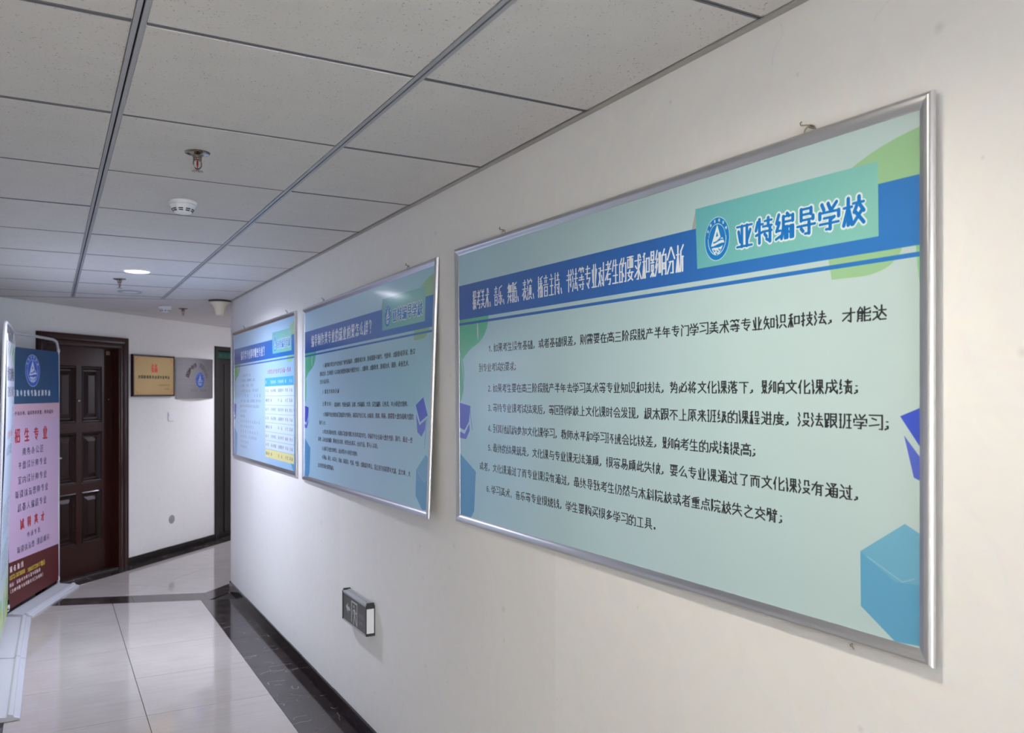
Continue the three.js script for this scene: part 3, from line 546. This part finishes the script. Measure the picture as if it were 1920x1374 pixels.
const print3 = boardPrint('编导类专业都考哪些专业？', .155, .585, 7, (g, X, Y) => {
  fit(g, '大类艺术专业考生分析一览表', X(.613), X(.94), Y(.336), Y(.03), 4.2, rgb(170, 40, 84), 1);
  const T0 = .575, T1 = .967, rows = [.392, .449, .513, .575, .634, .693, .755, .814, .873, .93];
  g.fillStyle = rgb(214, 232, 246); g.fillRect(X(T0), Y(.449), X(T1 - T0), Y(.424));
  g.fillStyle = rgb(82, 178, 226); g.fillRect(X(T0), Y(.392), X(T1 - T0), Y(.057)); g.fillStyle = rgb(236, 228, 158); g.fillRect(X(T0), Y(.873), X(T1 - T0), Y(.057));
  g.fillStyle = rgb(110, 164, 208); for (const y of rows.slice(2, 9)) g.fillRect(X(T0), Y(y) - 1, X(T1 - T0), 2.5);
  const col = [.585, .66, .765, .86, .915], cell = [['类', '考试内容', '专业成绩', '科', '单位'], ['编导', '文学常识', '影评写作', '播音', '重点'], ['表演', '音乐舞蹈', '戏剧影评', '考试', '分析'], ['播音主持', '新闻', '作品', '才艺', '院校']];
  rows.slice(0, 9).forEach((y, r) => cell[r === 0 ? 0 : 1 + r % 3].forEach((t, i) => fit(g, t, X(col[i]), X(col[i] + (i === 0 ? .055 : i < 3 ? .08 : .045)), Y(y + .018), Y(.022), 3, r ? rgb(60, 70, 96) : rgb(228, 242, 250), .9)));
  [['一、编导类专业', .2], ['1.文学常识、影视常识、音乐', .27], ['2.戏剧、电影、电视', .24], ['3.影视作品分析，写作影评', .33], ['二、考试形式与科目', .38], ['文学、艺术、影视、综艺常识，影评写作，', .385], ['编导专业考试要求学生通过面试，', .36], ['达到要求', .12], ['报考学校', .09], ['专业考试和文化课成绩', .36], ['最终成绩的要求', .26], ['考生学习影视知识', .34], ['参加考试，文化课成绩', .3], ['艺术与科技', .16], ['考试的内容', .13]]
    .forEach(([t, w], i) => fit(g, t, X(.147), X(.147 + w), Y(.345 + i * .0385), Y(.022), 3, rgb(112, 122, 138), 1.1));
}, 0, [[166, 204, 238], [176, 208, 238], [156, 200, 236]]);
const printMat = (map) => new THREE.MeshPhysicalMaterial({ map, roughness: .35, specularIntensity: .4, clearcoat: .75, clearcoatRoughness: .12 });

// ---------------------------------------------------------------- the three framed boards on the right wall; corners of the front plane [top left, top right, bottom left, bottom right]
function board(label, group, corner, print, hooks, rough) {
  const [TL, TR, BL, BR] = corner.map((c) => new THREE.Vector3(...c)), at = TL.clone().add(TR).add(BL).add(BR).multiplyScalar(.25);
  const t = thing('framed_board', label, 'poster', at.toArray(), 0, group), Wd = TL.distanceTo(TR), Ht = TL.distanceTo(BL), A = new THREE.Vector3(), B = new THREE.Vector3();
  const place = (s, y, o) => {                                     // s along the board, y down it, o out of the wall from the back of the frame
    A.copy(TL).lerp(TR, s / Wd); B.copy(BL).lerp(BR, s / Wd); A.lerp(B, y / Ht).sub(at);
    return [A.x + .0125 - o, A.y, A.z];
  };
  const profile = [[.001, 0], [0, .002], [0, .0052], [.0008, .0078], [.0026, .0103], [.0054, .0121], [.009, .0129], [.013, .0125], [.0175, .0104], [.0215, .0075], [.024, .006], [.0262, .0055], [.0265, .003]];
  for (const b of bars(profile, [[0, 0], [0, Ht], [Wd, Ht], [Wd, 0]], true, place)) obj('frame_bar', b, M.aluSided, t);
  const sheet = (o, in_, flip) => {
    const g = new THREE.PlaneGeometry(1, 1, 24, 14), p = g.attributes.position, uv = g.attributes.uv;
    for (let i = 0; i < p.count; i++) {
      const s = in_ + (p.getX(i) + .5) * (Wd - 2 * in_), y = in_ + (.5 - p.getY(i)) * (Ht - 2 * in_);
      uv.setXY(i, s / Wd, 1 - y / Ht);
      p.setXYZ(i, ...place(s, y, o));
    }
    g.computeVertexNormals();
    return g;
  };
  const front = sheet(.0046, .022);
  obj('print', front, printMat(print), t);
  obj('backing', sheet(.0012, .004), M.board, t);
  for (const [s, bottom] of hooks) {                                // a bent wire eye on the frame's back and the nail it hangs from
    const p = (ds, y, o) => place(s * Wd + ds, bottom ? Ht - y : y, o);
    if (bottom) { obj('hanger', [tube([p(0, .004, -.002), p(0, -.006, .002), p(.004, -.012, .001)], .0012, 8, 6), new THREE.SphereGeometry(.0028, 10, 8).translate(...p(0, -.005, .003))], M.zinc, t); continue; }
    obj('hanger', [tube([p(-.015, .003, -.001), p(-.009, -.009, -.001), p(.002, -.0145, -.0015), p(.012, -.009, -.001), p(.017, .003, -.001)], .0015, 18, 6),
      tube([p(.006, -.012, -.006), p(-.004, -.015, .001), p(-.015, -.017, .004), p(-.0175, -.0215, .004), p(-.014, -.024, .0035)], .0015, 16, 6), new THREE.CylinderGeometry(.0018, .0018, .016, 8).rotateZ(Math.PI / 2).translate(...p(.004, -.0085, -.004))], M.zinc, t);
  }
  return t;
}
M.aluSided = M.alu.clone(); M.aluSided.side = THREE.DoubleSide;
board('largest nearest framed board titled about art, music and dance, with eight lines of body text', 'silver framed boards on the right wall', [[1.247, 2.074, -2.654], [1.237, 2.058, -.834], [1.247, 1.119, -2.641], [1.237, 1.127, -.834]], print1, [[.19, false], [.858, false], [.911, true]]);
board('middle framed board with a question mark title and many short text paragraphs', 'silver framed boards on the right wall', [[1.245, 2.037, -4.642], [1.245, 2.068, -2.799], [1.245, 1.078, -4.65], [1.21, 1.1065, -2.8]], print2, [[.2, false], [.835, false]]);
board('farthest framed board with a blue and yellow table at its right side', 'silver framed boards on the right wall', [[1.245, 2.032, -6.669], [1.245, 2.044, -4.805], [1.245, 1.067, -6.656], [1.245, 1.083, -4.784]], print3, [[.21, false], [.88, false]]);

// ---------------------------------------------------------------- low exit sign on the right wall
{
  const [c, g] = canvas(512, 208); fill(g, 512, 208, rgb(52, 54, 53));
  g.fillStyle = g.strokeStyle = rgb(182, 190, 184); g.lineCap = 'butt';
  poly(g, [[62, 96], [112, 58], [104, 88], [138, 84], [168, 104], [140, 116], [108, 112], [118, 140]], rgb(182, 190, 184));
  g.lineWidth = 13; g.beginPath(); g.moveTo(196, 188); g.lineTo(196, 26); g.lineTo(318, 26); g.lineTo(318, 196); g.stroke();
  g.beginPath(); g.arc(248, 56, 12, 0, 6.3); g.fill();
  g.lineCap = 'round'; g.lineJoin = 'round';
  const limb = (w, ...p) => { g.lineWidth = w; g.beginPath(); p.forEach(([x, y], i) => (i ? g.lineTo(x, y) : g.moveTo(x, y))); g.stroke(); };
  limb(22, [262, 84], [266, 122]); limb(9, [256, 82], [230, 92], [226, 118]); limb(9, [272, 84], [292, 104], [306, 98]); limb(12, [262, 128], [250, 156], [242, 196]); limb(12, [270, 128], [286, 158], [312, 190]);
  fit(g, '安全出口', 352, 462, 78, 34, 4, rgb(104, 108, 106), 1); g.fillStyle = rgb(104, 108, 106); g.font = 'bold 34px sans-serif'; g.fillText('EXIT', 366, 160);
  const L = .338, H = .13, t = thing('exit_sign', 'dark unlit low exit sign with arrow and running figure, mounted above the baseboard', 'sign', [XR, .565, -3.66], -Math.PI / 2);
  obj('housing', box(L - .014, H - .004, .034, 0, 0, .018, .002), M.housing, t);
  obj('top_rail', [box(L - .016, .012, .04, 0, H / 2 - .001, .02, .003), box(L - .016, .004, .012, 0, H / 2 + .006, .012)], M.greyPlastic, t);
  obj('bottom_rail', box(L - .016, .007, .04, 0, -H / 2 - .001, .02, .002), M.greyPlastic, t);
  const face = new THREE.PlaneGeometry(L - .02, H - .008).translate(0, -.002, .0385);
  obj('face_panel', [box(L - .018, H - .007, .004, 0, -.002, .0362)], M.housing, t);
  obj('face_print', face, new THREE.MeshPhysicalMaterial({ map: texture(c, true, false), roughness: .3 }), t);
  for (const s of [-1, 1]) {
    const e = obj('end_cap', [box(.009, H + .006, .0415, s * (L / 2 - .003), 0, .0205, .003), box(.013, .014, .036, s * (L / 2 - .006), H / 2 + .006, .02, .005)], M.housing, t);
    obj('end_cover', box(.006, H - .022, .034, s * (L / 2 + .001), -.001, .022, .002), M.plastic, e);
  }
  obj('tag', box(.02, .003, .006, -.05, -H / 2 - .006, .026), M.housing, t);
}

// ---------------------------------------------------------------- things on the ceiling
function sprinkler(label, x, z, turn) {
  const t = thing('fire_sprinkler', label, 'sprinkler', [x, yC(z), z], turn);
  obj('flange', lathe([[.013, -.016], [.0145, -.012], [.016, -.008], [.026, -.006], [.036, -.003], [.038, .001]], 36), M.chrome, t);
  obj('body', lathe([[0, -.024], [.0125, -.024], [.0135, -.021], [.0125, -.015], [.0125, -.004]], 24), M.chrome, t);
  for (const s of [-1, 1]) obj('frame_arm', tube([[s * .0105, -.023, 0], [s * .0125, -.03, 0], [s * .0125, -.04, 0], [s * .008, -.047, 0], [s * .002, -.05, 0]], .0021, 16, 8), M.chrome, t);
  obj('glass_bulb', lathe([[0, -.046], [.0022, -.044], [.0028, -.038], [.0028, -.03], [.0016, -.025], [0, -.024]], 14), M.glassRed, t);
  const parts = [lathe([[0, -.057], [.003, -.057], [.0042, -.053], [.0032, -.047], [0, -.046]], 16)];
  for (let k = 0; k < 12; k++) parts.push(box(.0105, .0011, .0038, .0115, -.0572, 0).rotateY(k * Math.PI / 6));
  parts.push(lathe([[0, -.0578], [.008, -.0578], [.008, -.0566], [0, -.0566]], 24));
  obj('deflector', parts, M.chrome, t);
  return t;
}
sprinkler('nearest chrome fire sprinkler with red bulb, in front of the larger smoke detector', .401, -2.70, .3);
sprinkler('fire sprinkler hanging beside the glowing recessed lamp', .396, -5.81, .9);
sprinkler('small far fire sprinkler between the white detector and cream funnel', 1.0, -7.5, .5);
function detector(label, x, z, turn) {
  const t = thing('smoke_detector', label, 'smoke detector', [x, yC(z), z], turn);
  obj('base_ring', lathe([[.05, .001], [.0515, -.002], [.0515, -.009], [.05, -.012], [.046, -.012]], 40), M.plastic, t);
  obj('cover', lathe([[0, -.047], [.018, -.0465], [.0295, -.044], [.0315, -.042], [.0465, -.018], [.048, -.012], [.04, -.0115]], 40), M.plastic, t);
  const slots = [];
  for (let k = 0; k < 9; k++) for (const [r, y] of [[.0383, -.0318], [.0343, -.0378]]) slots.push(box(.0035, .0032, r * .42, r, y, 0).rotateY(k * Math.PI * 2 / 9));
  obj('vent_slot', slots, M.black, t).userData.kind = 'stuff';
  obj('cap', lathe([[0, -.05], [.012, -.0495], [.0165, -.0475], [.017, -.046]], 28), M.plastic, t);
  return t;
}
detector('larger white smoke detector with dark slots, nearest to the viewer', .452, -3.40, .2);
detector('small far white smoke detector in front of the diagonal wall', .845, -7.4, .5);
{
  const t = thing('funnel_fitting', 'cream funnel shaped fitting hanging from the ceiling near the wall corner', 'ceiling fitting', [1.165, yC(-6.74), -6.74]);
  obj('mount_plate', lathe([[0, .001], [.082, .001], [.084, -.004], [.083, -.009], [0, -.01]], 36), M.housing, t);
  obj('funnel', lathe([[0, -.118], [.03, -.118], [.0345, -.114], [.038, -.09], [.0455, -.06], [.058, -.034], [.074, -.018], [.082, -.0105], [0, -.0102]], 40), M.cream, t);
}

// ---------------------------------------------------------------- panelled door in the far wall
const onFar = (name) => { const g = struct(name); g.position.set(P0[0], 0, P0[1]); g.rotation.y = farTurn; return g; };
{
  const d = onFar('door_1'), place = (s, y, o) => [s, y, o], top = 2.052, L = -1.012, R = -.003;
  const casing = [[0, -.004], [0, .026], [.004, .031], [.02, .033], [.03, .026], [.034, .02], [.05, .018], [.056, .023], [.063, .0265], [.07, .023], [.076, .016], [.094, .014], [.1, .008], [.102, -.002], [.102, -.085]];
  const wd = M.wood.clone(); wd.side = THREE.DoubleSide;
  for (const b of bars(casing, [[L, 0], [L, top], [R, top], [R, 0]], false, place)) obj('door_casing', b, wd, d);
  const l0 = -.915, l1 = -.102, z0 = -.072, leaf = new THREE.Shape([[l0, .012], [l1, .012], [l1, 1.957], [l0, 1.957]].map((p) => new THREE.Vector2(...p)));
  const mid = -.4865, pw = .232, colX = [mid - .148, mid + .148], rowY = [[.275, .715], [.795, 1.225], [1.31, 1.79]];
  for (const cx of colX) for (const [a, b] of rowY) { const h = new THREE.Path(); h.setFromPoints([[cx - pw / 2, a], [cx - pw / 2, b], [cx + pw / 2, b], [cx + pw / 2, a]].map((p) => new THREE.Vector2(...p))); leaf.holes.push(h); }
  const lf = obj('door_leaf', new THREE.ExtrudeGeometry(leaf, { depth: .036, bevelEnabled: true, bevelThickness: .003, bevelSize: .003, bevelSegments: 2, bevelOffset: -.003 }).translate(0, 0, z0 - .038), M.wood, d);
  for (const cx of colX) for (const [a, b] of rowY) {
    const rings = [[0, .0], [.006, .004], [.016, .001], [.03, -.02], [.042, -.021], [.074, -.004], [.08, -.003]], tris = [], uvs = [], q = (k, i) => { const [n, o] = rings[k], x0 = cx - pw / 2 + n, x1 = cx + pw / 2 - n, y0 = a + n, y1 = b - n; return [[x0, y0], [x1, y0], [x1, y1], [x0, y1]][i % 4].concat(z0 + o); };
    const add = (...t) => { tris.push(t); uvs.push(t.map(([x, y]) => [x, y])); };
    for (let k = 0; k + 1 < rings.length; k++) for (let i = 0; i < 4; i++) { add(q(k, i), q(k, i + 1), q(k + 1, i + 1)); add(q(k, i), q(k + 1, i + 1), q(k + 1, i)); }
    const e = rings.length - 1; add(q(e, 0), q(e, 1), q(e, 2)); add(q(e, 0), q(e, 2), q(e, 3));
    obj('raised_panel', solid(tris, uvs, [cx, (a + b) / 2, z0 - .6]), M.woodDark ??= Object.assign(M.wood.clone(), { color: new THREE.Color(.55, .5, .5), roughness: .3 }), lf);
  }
  obj('peephole', lathe([[0, .012], [.006, .012], [.0075, .01], [.0125, .008], [.0145, .003], [.015, 0]], 24).rotateX(Math.PI / 2).translate(mid, 1.497, z0), M.chrome, lf);
  obj('lock_stud', lathe([[0, .008], [.006, .007], [.009, .003], [.0095, 0]], 20).rotateX(Math.PI / 2).translate(l1 - .035, 1.505, z0), M.chrome, lf);
  obj('closer_plate', box(.04, .034, .006, l1 - .045, 1.915, z0 + .003, .002), M.zinc, lf);
  obj('door_handle', [box(.036, .2, .008, l0 + .07, 1.0, z0 + .004, .003), tube([[l0 + .07, 1.03, z0 + .008], [l0 + .07, 1.03, z0 + .05], [l0 + .1, 1.03, z0 + .055], [l0 + .18, 1.028, z0 + .052]], .009, 20, 10)], M.zinc, lf);
  obj('threshold', slab([[-.965, -.14], [-.05, -.14], [-.05, .002], [-.965, .002]], .011, -.01, .003, [1, 2]), M.stone, d);
}
// dark door at the far right of the diagonal wall, with a small green sign on it
{
  const d = onFar('door_2'), place = (s, y, o) => [s, y, o];
  const frame = [[0, -.002], [0, .014], [.004, .018], [.04, .018], [.046, .012], [.048, -.002], [.048, -.08]], dk = M.darkWood.clone(); dk.side = THREE.DoubleSide;
  for (const b of bars(frame, [[1.318, 0], [1.318, 2.055], [2.277, 2.055], [2.277, 0]], false, place)) obj('door_frame', b, dk, d);
  obj('door_leaf', box(.9, 2.02, .04, 1.797, 1.012, -.062, .004), M.darkWood, d);
  for (let k = 0; k < 6; k++) obj('door_batten', box(.05, 1.82, .012, 1.43 + k * .145, .96, -.038, .004), M.darkWood, d);
  const [c, g] = canvas(512, 96); fill(g, 512, 96, rgb(16, 66, 52)); fit(g, '安全出口', 60, 450, 22, 52, 6, rgb(44, 104, 84), .9);
  const t = thing('exit_sign', 'small green exit sign panel at the top of the dark far door', 'sign', [W(1.62, -.035)[0], 1.965, W(1.62, -.035)[1]], farTurn);
  obj('panel', box(.48, .075, .014, 0, 0, .005, .002), new THREE.MeshStandardMaterial({ color: 0x0b3f31, roughness: .45 }), t);
  obj('panel_print', new THREE.PlaneGeometry(.47, .068).translate(0, 0, .0125), new THREE.MeshStandardMaterial({ map: texture(c, true, false), roughness: .45 }), t);
}

// ---------------------------------------------------------------- plaques, switch and cover plate on the far wall
const hang = (o, s, y, off = 0) => { const [x, z] = W(s, off); o.position.set(x, y, z); o.rotation.y = farTurn; return o; };
{
  const [c, g] = canvas(640, 420); let k = g.createLinearGradient(0, 0, 640, 420); k.addColorStop(0, rgb(176, 148, 96)); k.addColorStop(.5, rgb(182, 154, 102)); k.addColorStop(1, rgb(166, 138, 86)); g.fillStyle = k; g.fillRect(0, 0, 640, 420);
  g.strokeStyle = rgb(176, 84, 40); g.lineWidth = 4; for (const [x, y, a] of [[18, 18, 0], [622, 18, 1], [622, 402, 2], [18, 402, 3]]) { g.save(); g.translate(x, y); g.rotate(a * Math.PI / 2); g.beginPath(); g.moveTo(0, 46); g.quadraticCurveTo(6, 6, 46, 0); g.moveTo(6, 26); g.quadraticCurveTo(20, 20, 26, 6); g.stroke(); g.restore(); }
  g.strokeStyle = rgb(186, 110, 62); g.lineWidth = 2; g.strokeRect(12, 12, 616, 396);
  write(g, '信品', 272, 82, 48, 88, 13, rgb(202, 62, 38), .05);
  fit(g, '全国影视教育培训专业单位', 62, 580, 206, 36, 6.5, rgb(44, 34, 24), 1); fit(g, '全国影视教育部', 390, 575, 302, 18, 2.4, rgb(120, 86, 48), 1); fit(g, '企业品质', 488, 575, 346, 16, 2.2, rgb(120, 86, 48), 1);
  const t = hang(thing('gold_plaque', 'gold plaque with red mark in a brown wooden frame, left of the silver plaque', 'plaque'), .345, 1.722);
  obj('frame_board', box(.585, .388, .022, 0, 0, .011, .003), Object.assign(M.wood.clone(), { color: new THREE.Color(1.15, .9, .85) }), t);
  for (const b of bars([[0, .01], [0, .026], [.003, .03], [.014, .03], [.017, .0265], [.017, .02]], [[-.2925, -.194], [-.2925, .194], [.2925, .194], [.2925, -.194]], true, (s, y, o) => [s, y, o])) obj('frame_bar', b, Object.assign(M.wood.clone(), { side: THREE.DoubleSide }), t);
  obj('plate', new THREE.PlaneGeometry(.553, .356).translate(0, 0, .0245), new THREE.MeshPhysicalMaterial({ map: texture(c, true, false), metalness: .35, roughness: .42 }), t);
}
{
  const [c, g] = canvas(640, 432); fill(g, 640, 432, rgb(122, 118, 121)); for (let i = 0; i < 900; i++) { g.fillStyle = rnd() < .5 ? rgb(140, 136, 138, .18) : rgb(104, 100, 104, .18); g.fillRect(0, rnd() * 432, 640, 1); }
  [...'圆梦中传 北京公司'].forEach((s, i) => { if (s === ' ') return; const a = -1.16 + i * .29; g.save(); g.translate(330, 250); g.rotate(a); write(g, s, -27, -206, 54, 54, i < 5 ? 9 : 6, i < 5 ? rgb(40, 36, 38) : rgb(66, 62, 64), 0); g.restore(); });
  emblem(g, 366, 232, 78, 84, rgb(46, 76, 150), rgb(150, 156, 186)); fit(g, '编导部', 214, 320, 332, 26, 4, rgb(104, 100, 104), 1); fit(g, '亚特学校', 362, 500, 334, 24, 4, rgb(104, 100, 104), 1);
  const t = hang(thing('silver_plaque', 'bowed brushed silver plaque with blue round emblem and arched lettering', 'plaque'), .98, 1.708, .001), Wd = .6, Ht = .405, sag = .03, n = 20;
  const gm = new THREE.PlaneGeometry(Wd, Ht, n, 2), p = gm.attributes.position; for (let i = 0; i < p.count; i++) { const u = p.getX(i) / (Wd / 2); p.setZ(i, .006 + sag * (1 - u * u)); } gm.computeVertexNormals();
  obj('plate', gm, new THREE.MeshPhysicalMaterial({ map: texture(c, true, false), metalness: .6, roughness: .45 }), t);
  const arc = []; for (let i = 0; i <= n; i++) { const u = i / n * 2 - 1; arc.push([u * Wd / 2, -(.0055 + sag * (1 - u * u))]); }
  const cap_ = (y) => { const s = new THREE.Shape([[-Wd / 2, 0], ...arc, [Wd / 2, 0]].map(([x, z]) => new THREE.Vector2(x, -z))); return new THREE.ExtrudeGeometry(s, { depth: .002, bevelEnabled: false }).rotateX(-Math.PI / 2).scale(1, 1, -1).translate(0, y, 0); };
  const fix = (g2) => { const ix = g2.index, q = g2.attributes.position; for (let i = 0; i < q.count; i += 3) { const a = [q.getX(i), q.getY(i), q.getZ(i)], b = [q.getX(i + 1), q.getY(i + 1), q.getZ(i + 1)]; q.setXYZ(i, ...b); q.setXYZ(i + 1, ...a); } g2.computeVertexNormals(); return g2; };
  obj('top_return', fix(cap_(Ht / 2 - .002)), M.zinc, t); obj('bottom_return', fix(cap_(-Ht / 2)), M.zinc, t);
}
{
  const t = hang(thing('wall_switch', 'white square wall switch below the gold plaque', 'switch'), .615, 1.33);
  obj('plate', box(.086, .09, .008, 0, 0, .004, .003), M.plastic, t); obj('rocker', box(.03, .054, .006, -.016, 0, .008, .002), M.plastic, t); obj('rocker', box(.03, .054, .006, .016, 0, .008, .002), M.plastic, t);
  const r = hang(thing('cover_plate', 'small round grey cover plate low on the white diagonal wall', 'cover plate'), .627, .33);
  obj('disc', lathe([[0, .005], [.036, .0045], [.041, .003], [.042, 0]], 32).rotateX(Math.PI / 2), M.stain, r); obj('screw', lathe([[0, .0066], [.004, .006], [.0045, .0045]], 12).rotateX(Math.PI / 2), M.zinc, r);
}

// ---------------------------------------------------------------- banner stands along the left wall: the origin is the foot of the right post, the left one lies at local -x, local z points to the room
const bannerB = (() => {
  const WW = 1000, HH = 1900, [c, g] = canvas(WW, HH), X = (a) => (.985 - a) / .94 * WW, Y = (y) => (1.89 - y) / 1.815 * HH;
  fill(g, WW, HH, rgb(210, 182, 214)); let k = g.createLinearGradient(0, Y(1.485), 0, Y(1.3)); k.addColorStop(0, rgb(220, 180, 196)); k.addColorStop(1, rgb(208, 182, 216)); g.fillStyle = k; g.fillRect(0, Y(1.487), WW, 300);
  k = g.createLinearGradient(0, 0, WW, 0); k.addColorStop(0, rgb(30, 84, 124)); k.addColorStop(.6, rgb(22, 76, 120)); k.addColorStop(1, rgb(16, 82, 138)); g.fillStyle = k; g.fillRect(0, 0, WW, Y(1.487));
  emblem(g, X(.555), Y(1.729), .13 / .94 * WW, .115 / 1.815 * HH, rgb(52, 100, 204), rgb(222, 230, 246));
  fit(g, '安阳市亚特电脑培训学校', X(.925), X(.2), Y(1.588), 48, 8, rgb(220, 228, 240), .85);
  fit(g, '一开始办学，确保教学质量、教学相长', X(.94), X(.16), Y(1.436), 32, 5, rgb(70, 40, 70), 1.3);
  fit(g, '招生专业', X(.9), X(.2), Y(1.312), 104, 17, rgb(186, 30, 44), .98);
  const dark = rgb(74, 62, 98), lines = [['商务办公班', .755, .34, 1.172, 58], ['平面设计师专业', .83, .27, 1.075, 56], ['室内设计师专业', .83, .265, .972, 58], ['新媒体运营师专业', .875, .235, .874, 58], ['机器人编程专业', .83, .265, .776, 58]];
  for (const [t, a, b, y, h] of lines) fit(g, t, X(a), X(b), Y(y), h, 7.5, dark, 1.1);
  fit(g, '诚聘英才', X(.79), X(.27), Y(.664), 78, 14, rgb(186, 30, 44), .98);
  fit(g, '市场专员', X(.665), X(.4), Y(.556), 44, 6.5, dark, 1.1); fit(g, '新媒体运营 课程顾问', X(.845), X(.225), Y(.477), 50, 6.5, dark, 1.1);
  poly(g, [[0, Y(.392)], [WW, Y(.362)], [WW, HH], [0, HH]], rgb(92, 24, 24));
  const pale = rgb(240, 226, 224); fit(g, '报名热线', X(.97), X(.72), Y(.362), 44, 7, pale, 1);
  g.fillStyle = rgb(222, 196, 60); g.font = 'bold 44px sans-serif'; g.fillText('0372-3878888', 10, Y(.27)); g.fillText('18603720617', 340, Y(.262)); write(g, '微信', 610, Y(.296), 40, 42, 6, rgb(222, 196, 60));
  fit(g, '地址：安阳市文峰大道中段路南', X(.98), X(.42), Y(.25), 30, 4.5, pale, 1.1); fit(g, '（文峰中路与东风路交叉口东南角）', X(.98), X(.35), Y(.204), 30, 4.5, pale, 1.1);
  return texture(c, true, false);
})();
const bannerA = (() => {
  const WW = 900, HH = 1800, [c, g] = canvas(WW, HH); let k = g.createLinearGradient(0, 0, 0, HH); k.addColorStop(0, rgb(228, 226, 240)); k.addColorStop(.3, rgb(206, 220, 240)); k.addColorStop(.75, rgb(206, 226, 240)); k.addColorStop(1, rgb(210, 228, 190)); g.fillStyle = k; g.fillRect(0, 0, WW, HH);
  const leafAt = (x, y, l, w, a) => { g.save(); g.translate(x, y); g.rotate(a); g.fillStyle = rnd() < .5 ? rgb(84, 170, 62) : rgb(112, 192, 74); g.beginPath(); g.moveTo(0, 0); g.quadraticCurveTo(l * .4, -w, l, 0); g.quadraticCurveTo(l * .4, w, 0, 0); g.fill(); g.restore(); };
  for (const [x, y, a] of [[870, 20, 2.5], [860, 20, 2.15], [880, 60, 1.75], [800, 10, 2.7], [700, 10, 2.3], [600, 0, 2.6], [420, 0, 1.9], [300, 10, 2.4], [886, 30, 1.5]]) leafAt(x, y, 190, 26, a);
  fit(g, '专业教育培训学校', 120, 830, 160, 86, 14, rgb(60, 60, 78), 1); fit(g, '安阳亚特设计学院', 200, 840, 280, 66, 10, rgb(84, 84, 104), 1);
  [...'平面设计师考试中心'].forEach((s, i) => write(g, s, 770, 372 + i * 40, 40, 34, 5, rgb(96, 96, 112)));
  fit(g, '招生报名开始', 300, 800, 560, 46, 7, rgb(200, 44, 60), 1); fit(g, '办公班设计班', 240, 780, 650, 62, 8, rgb(90, 96, 116), 1);
  for (let i = 0; i < 7; i++) fit(g, '新媒体运营设计师专业学习课程', 130, 840 - (i % 3) * 60, 1000 + i * 30, 20, 3, rgb(96, 104, 124), 1);
  for (let i = 0; i < 6; i++) fit(g, '考试通过学生优质就业工作单位', 130, 830 - (i % 3) * 70, 1270 + i * 30, 20, 3, rgb(96, 104, 124), 1);
  for (let i = 0; i < 26; i++) { g.fillStyle = [rgb(140, 200, 90, .6), rgb(230, 214, 80, .7), rgb(110, 190, 170, .5)][i % 3]; g.beginPath(); g.arc(rnd() * WW, 1560 + rnd() * 220, 20 + rnd() * 50, 0, 6.3); g.fill(); }
  return texture(c, true, false);
})();
function bannerStand(label, at, turn, w, baseLen, print, lean, group) {
  const t = thing('banner_stand', label, 'banner', at, turn, group), r = .0105, h = 1.985;
  // weighted base: a shallow plate with a raised lip along its front
  const prof = [[-.012, 0], [-.012, .03], [-.006, .034], [.012, .034], [.098, .024], [.103, .026], [.107, .034], [.114, .0355], [.128, .031], [.1305, .023], [.136, .019], [.155, .014], [.158, .01], [.158, 0]];
  const s = new THREE.Shape(prof.map(([z, y]) => new THREE.Vector2(z, y)));
  const bg = new THREE.ExtrudeGeometry(s, { depth: baseLen, bevelEnabled: true, bevelThickness: .003, bevelSize: .0015, bevelOffset: -.0015, bevelSegments: 1 });
  obj('base', bg.rotateY(-Math.PI / 2), M.basePlastic, t);
  const lx = (y) => lean * y;
  const pts = [[0, .02, 0], [0, 1, lx(1)], [0, h - .12, lx(h - .12)], [.012, h - .045, lx(h)], [.04, h - .012, lx(h)], [.11, h, lx(h)], [w / 2, h + .004, lx(h)], [w - .11, h, lx(h)], [w - .04, h - .012, lx(h)], [w - .012, h - .045, lx(h)], [w, h - .12, lx(h - .12)], [w, 1, lx(1)], [w, .02, 0]];
  obj('tube_frame', tube(pts.map(([x, y, z]) => [-x, y, z]), r, 150, 10), M.tubeWhite, t);
  const x0 = .03, x1 = w - .03, y0 = .07, y1 = 1.89, g = new THREE.PlaneGeometry(1, 1, 16, 40), p = g.attributes.position, uv = g.attributes.uv;
  for (let i = 0; i < p.count; i++) {
    const u = p.getX(i) + .5, v = p.getY(i) + .5, y = y0 + (y1 - y0) * v, x = -x1 + (x1 - x0) * u;
    p.setXYZ(i, x, y, lx(y) + .013 + .004 * Math.sin(u * 5 + v * 3) * v + .003 * Math.cos(v * 9));
  }
  g.computeVertexNormals();
  obj('banner_sheet', g, new THREE.MeshPhysicalMaterial({ map: print, roughness: .42, side: THREE.DoubleSide }), t);
  for (const [x, y] of [[-.02, 1.9], [.02 - w, 1.9], [-.022, .075], [.022 - w, .075]]) {
    const ring = new THREE.TorusGeometry(.017, .0028, 8, 20).translate(x, y, lx(y) + .012);
    obj('corner_clip', [ring, box(.014, .03, .008, x + (x > -w / 2 ? -.012 : .012), y - .012 * Math.sign(y - 1), lx(y) + .012, .002)], M.plastic, t);
  }
  return t;
}
// turned so that local +x lies along (dx, dz)
const along = (dx, dz) => Math.atan2(-dz, dx);
bannerStand('white banner stand with blue header and pink recruiting print before the brown door', [.071, 0, -7.607], along(.335, -.942), .985, .93, bannerB, 0);
bannerStand('pale banner stand with bamboo leaves at the left edge, beside the blue headed banner', [-.259, 0, -6.645], along(.012, -1), .97, 1.0, bannerA, .026);
bannerStand('banner stand mostly outside the left edge, only its white base showing', [-.27, 0, -5.625], along(.004, -1), .97, 1.0, bannerA, 0);

renderer.render(scene, camera);
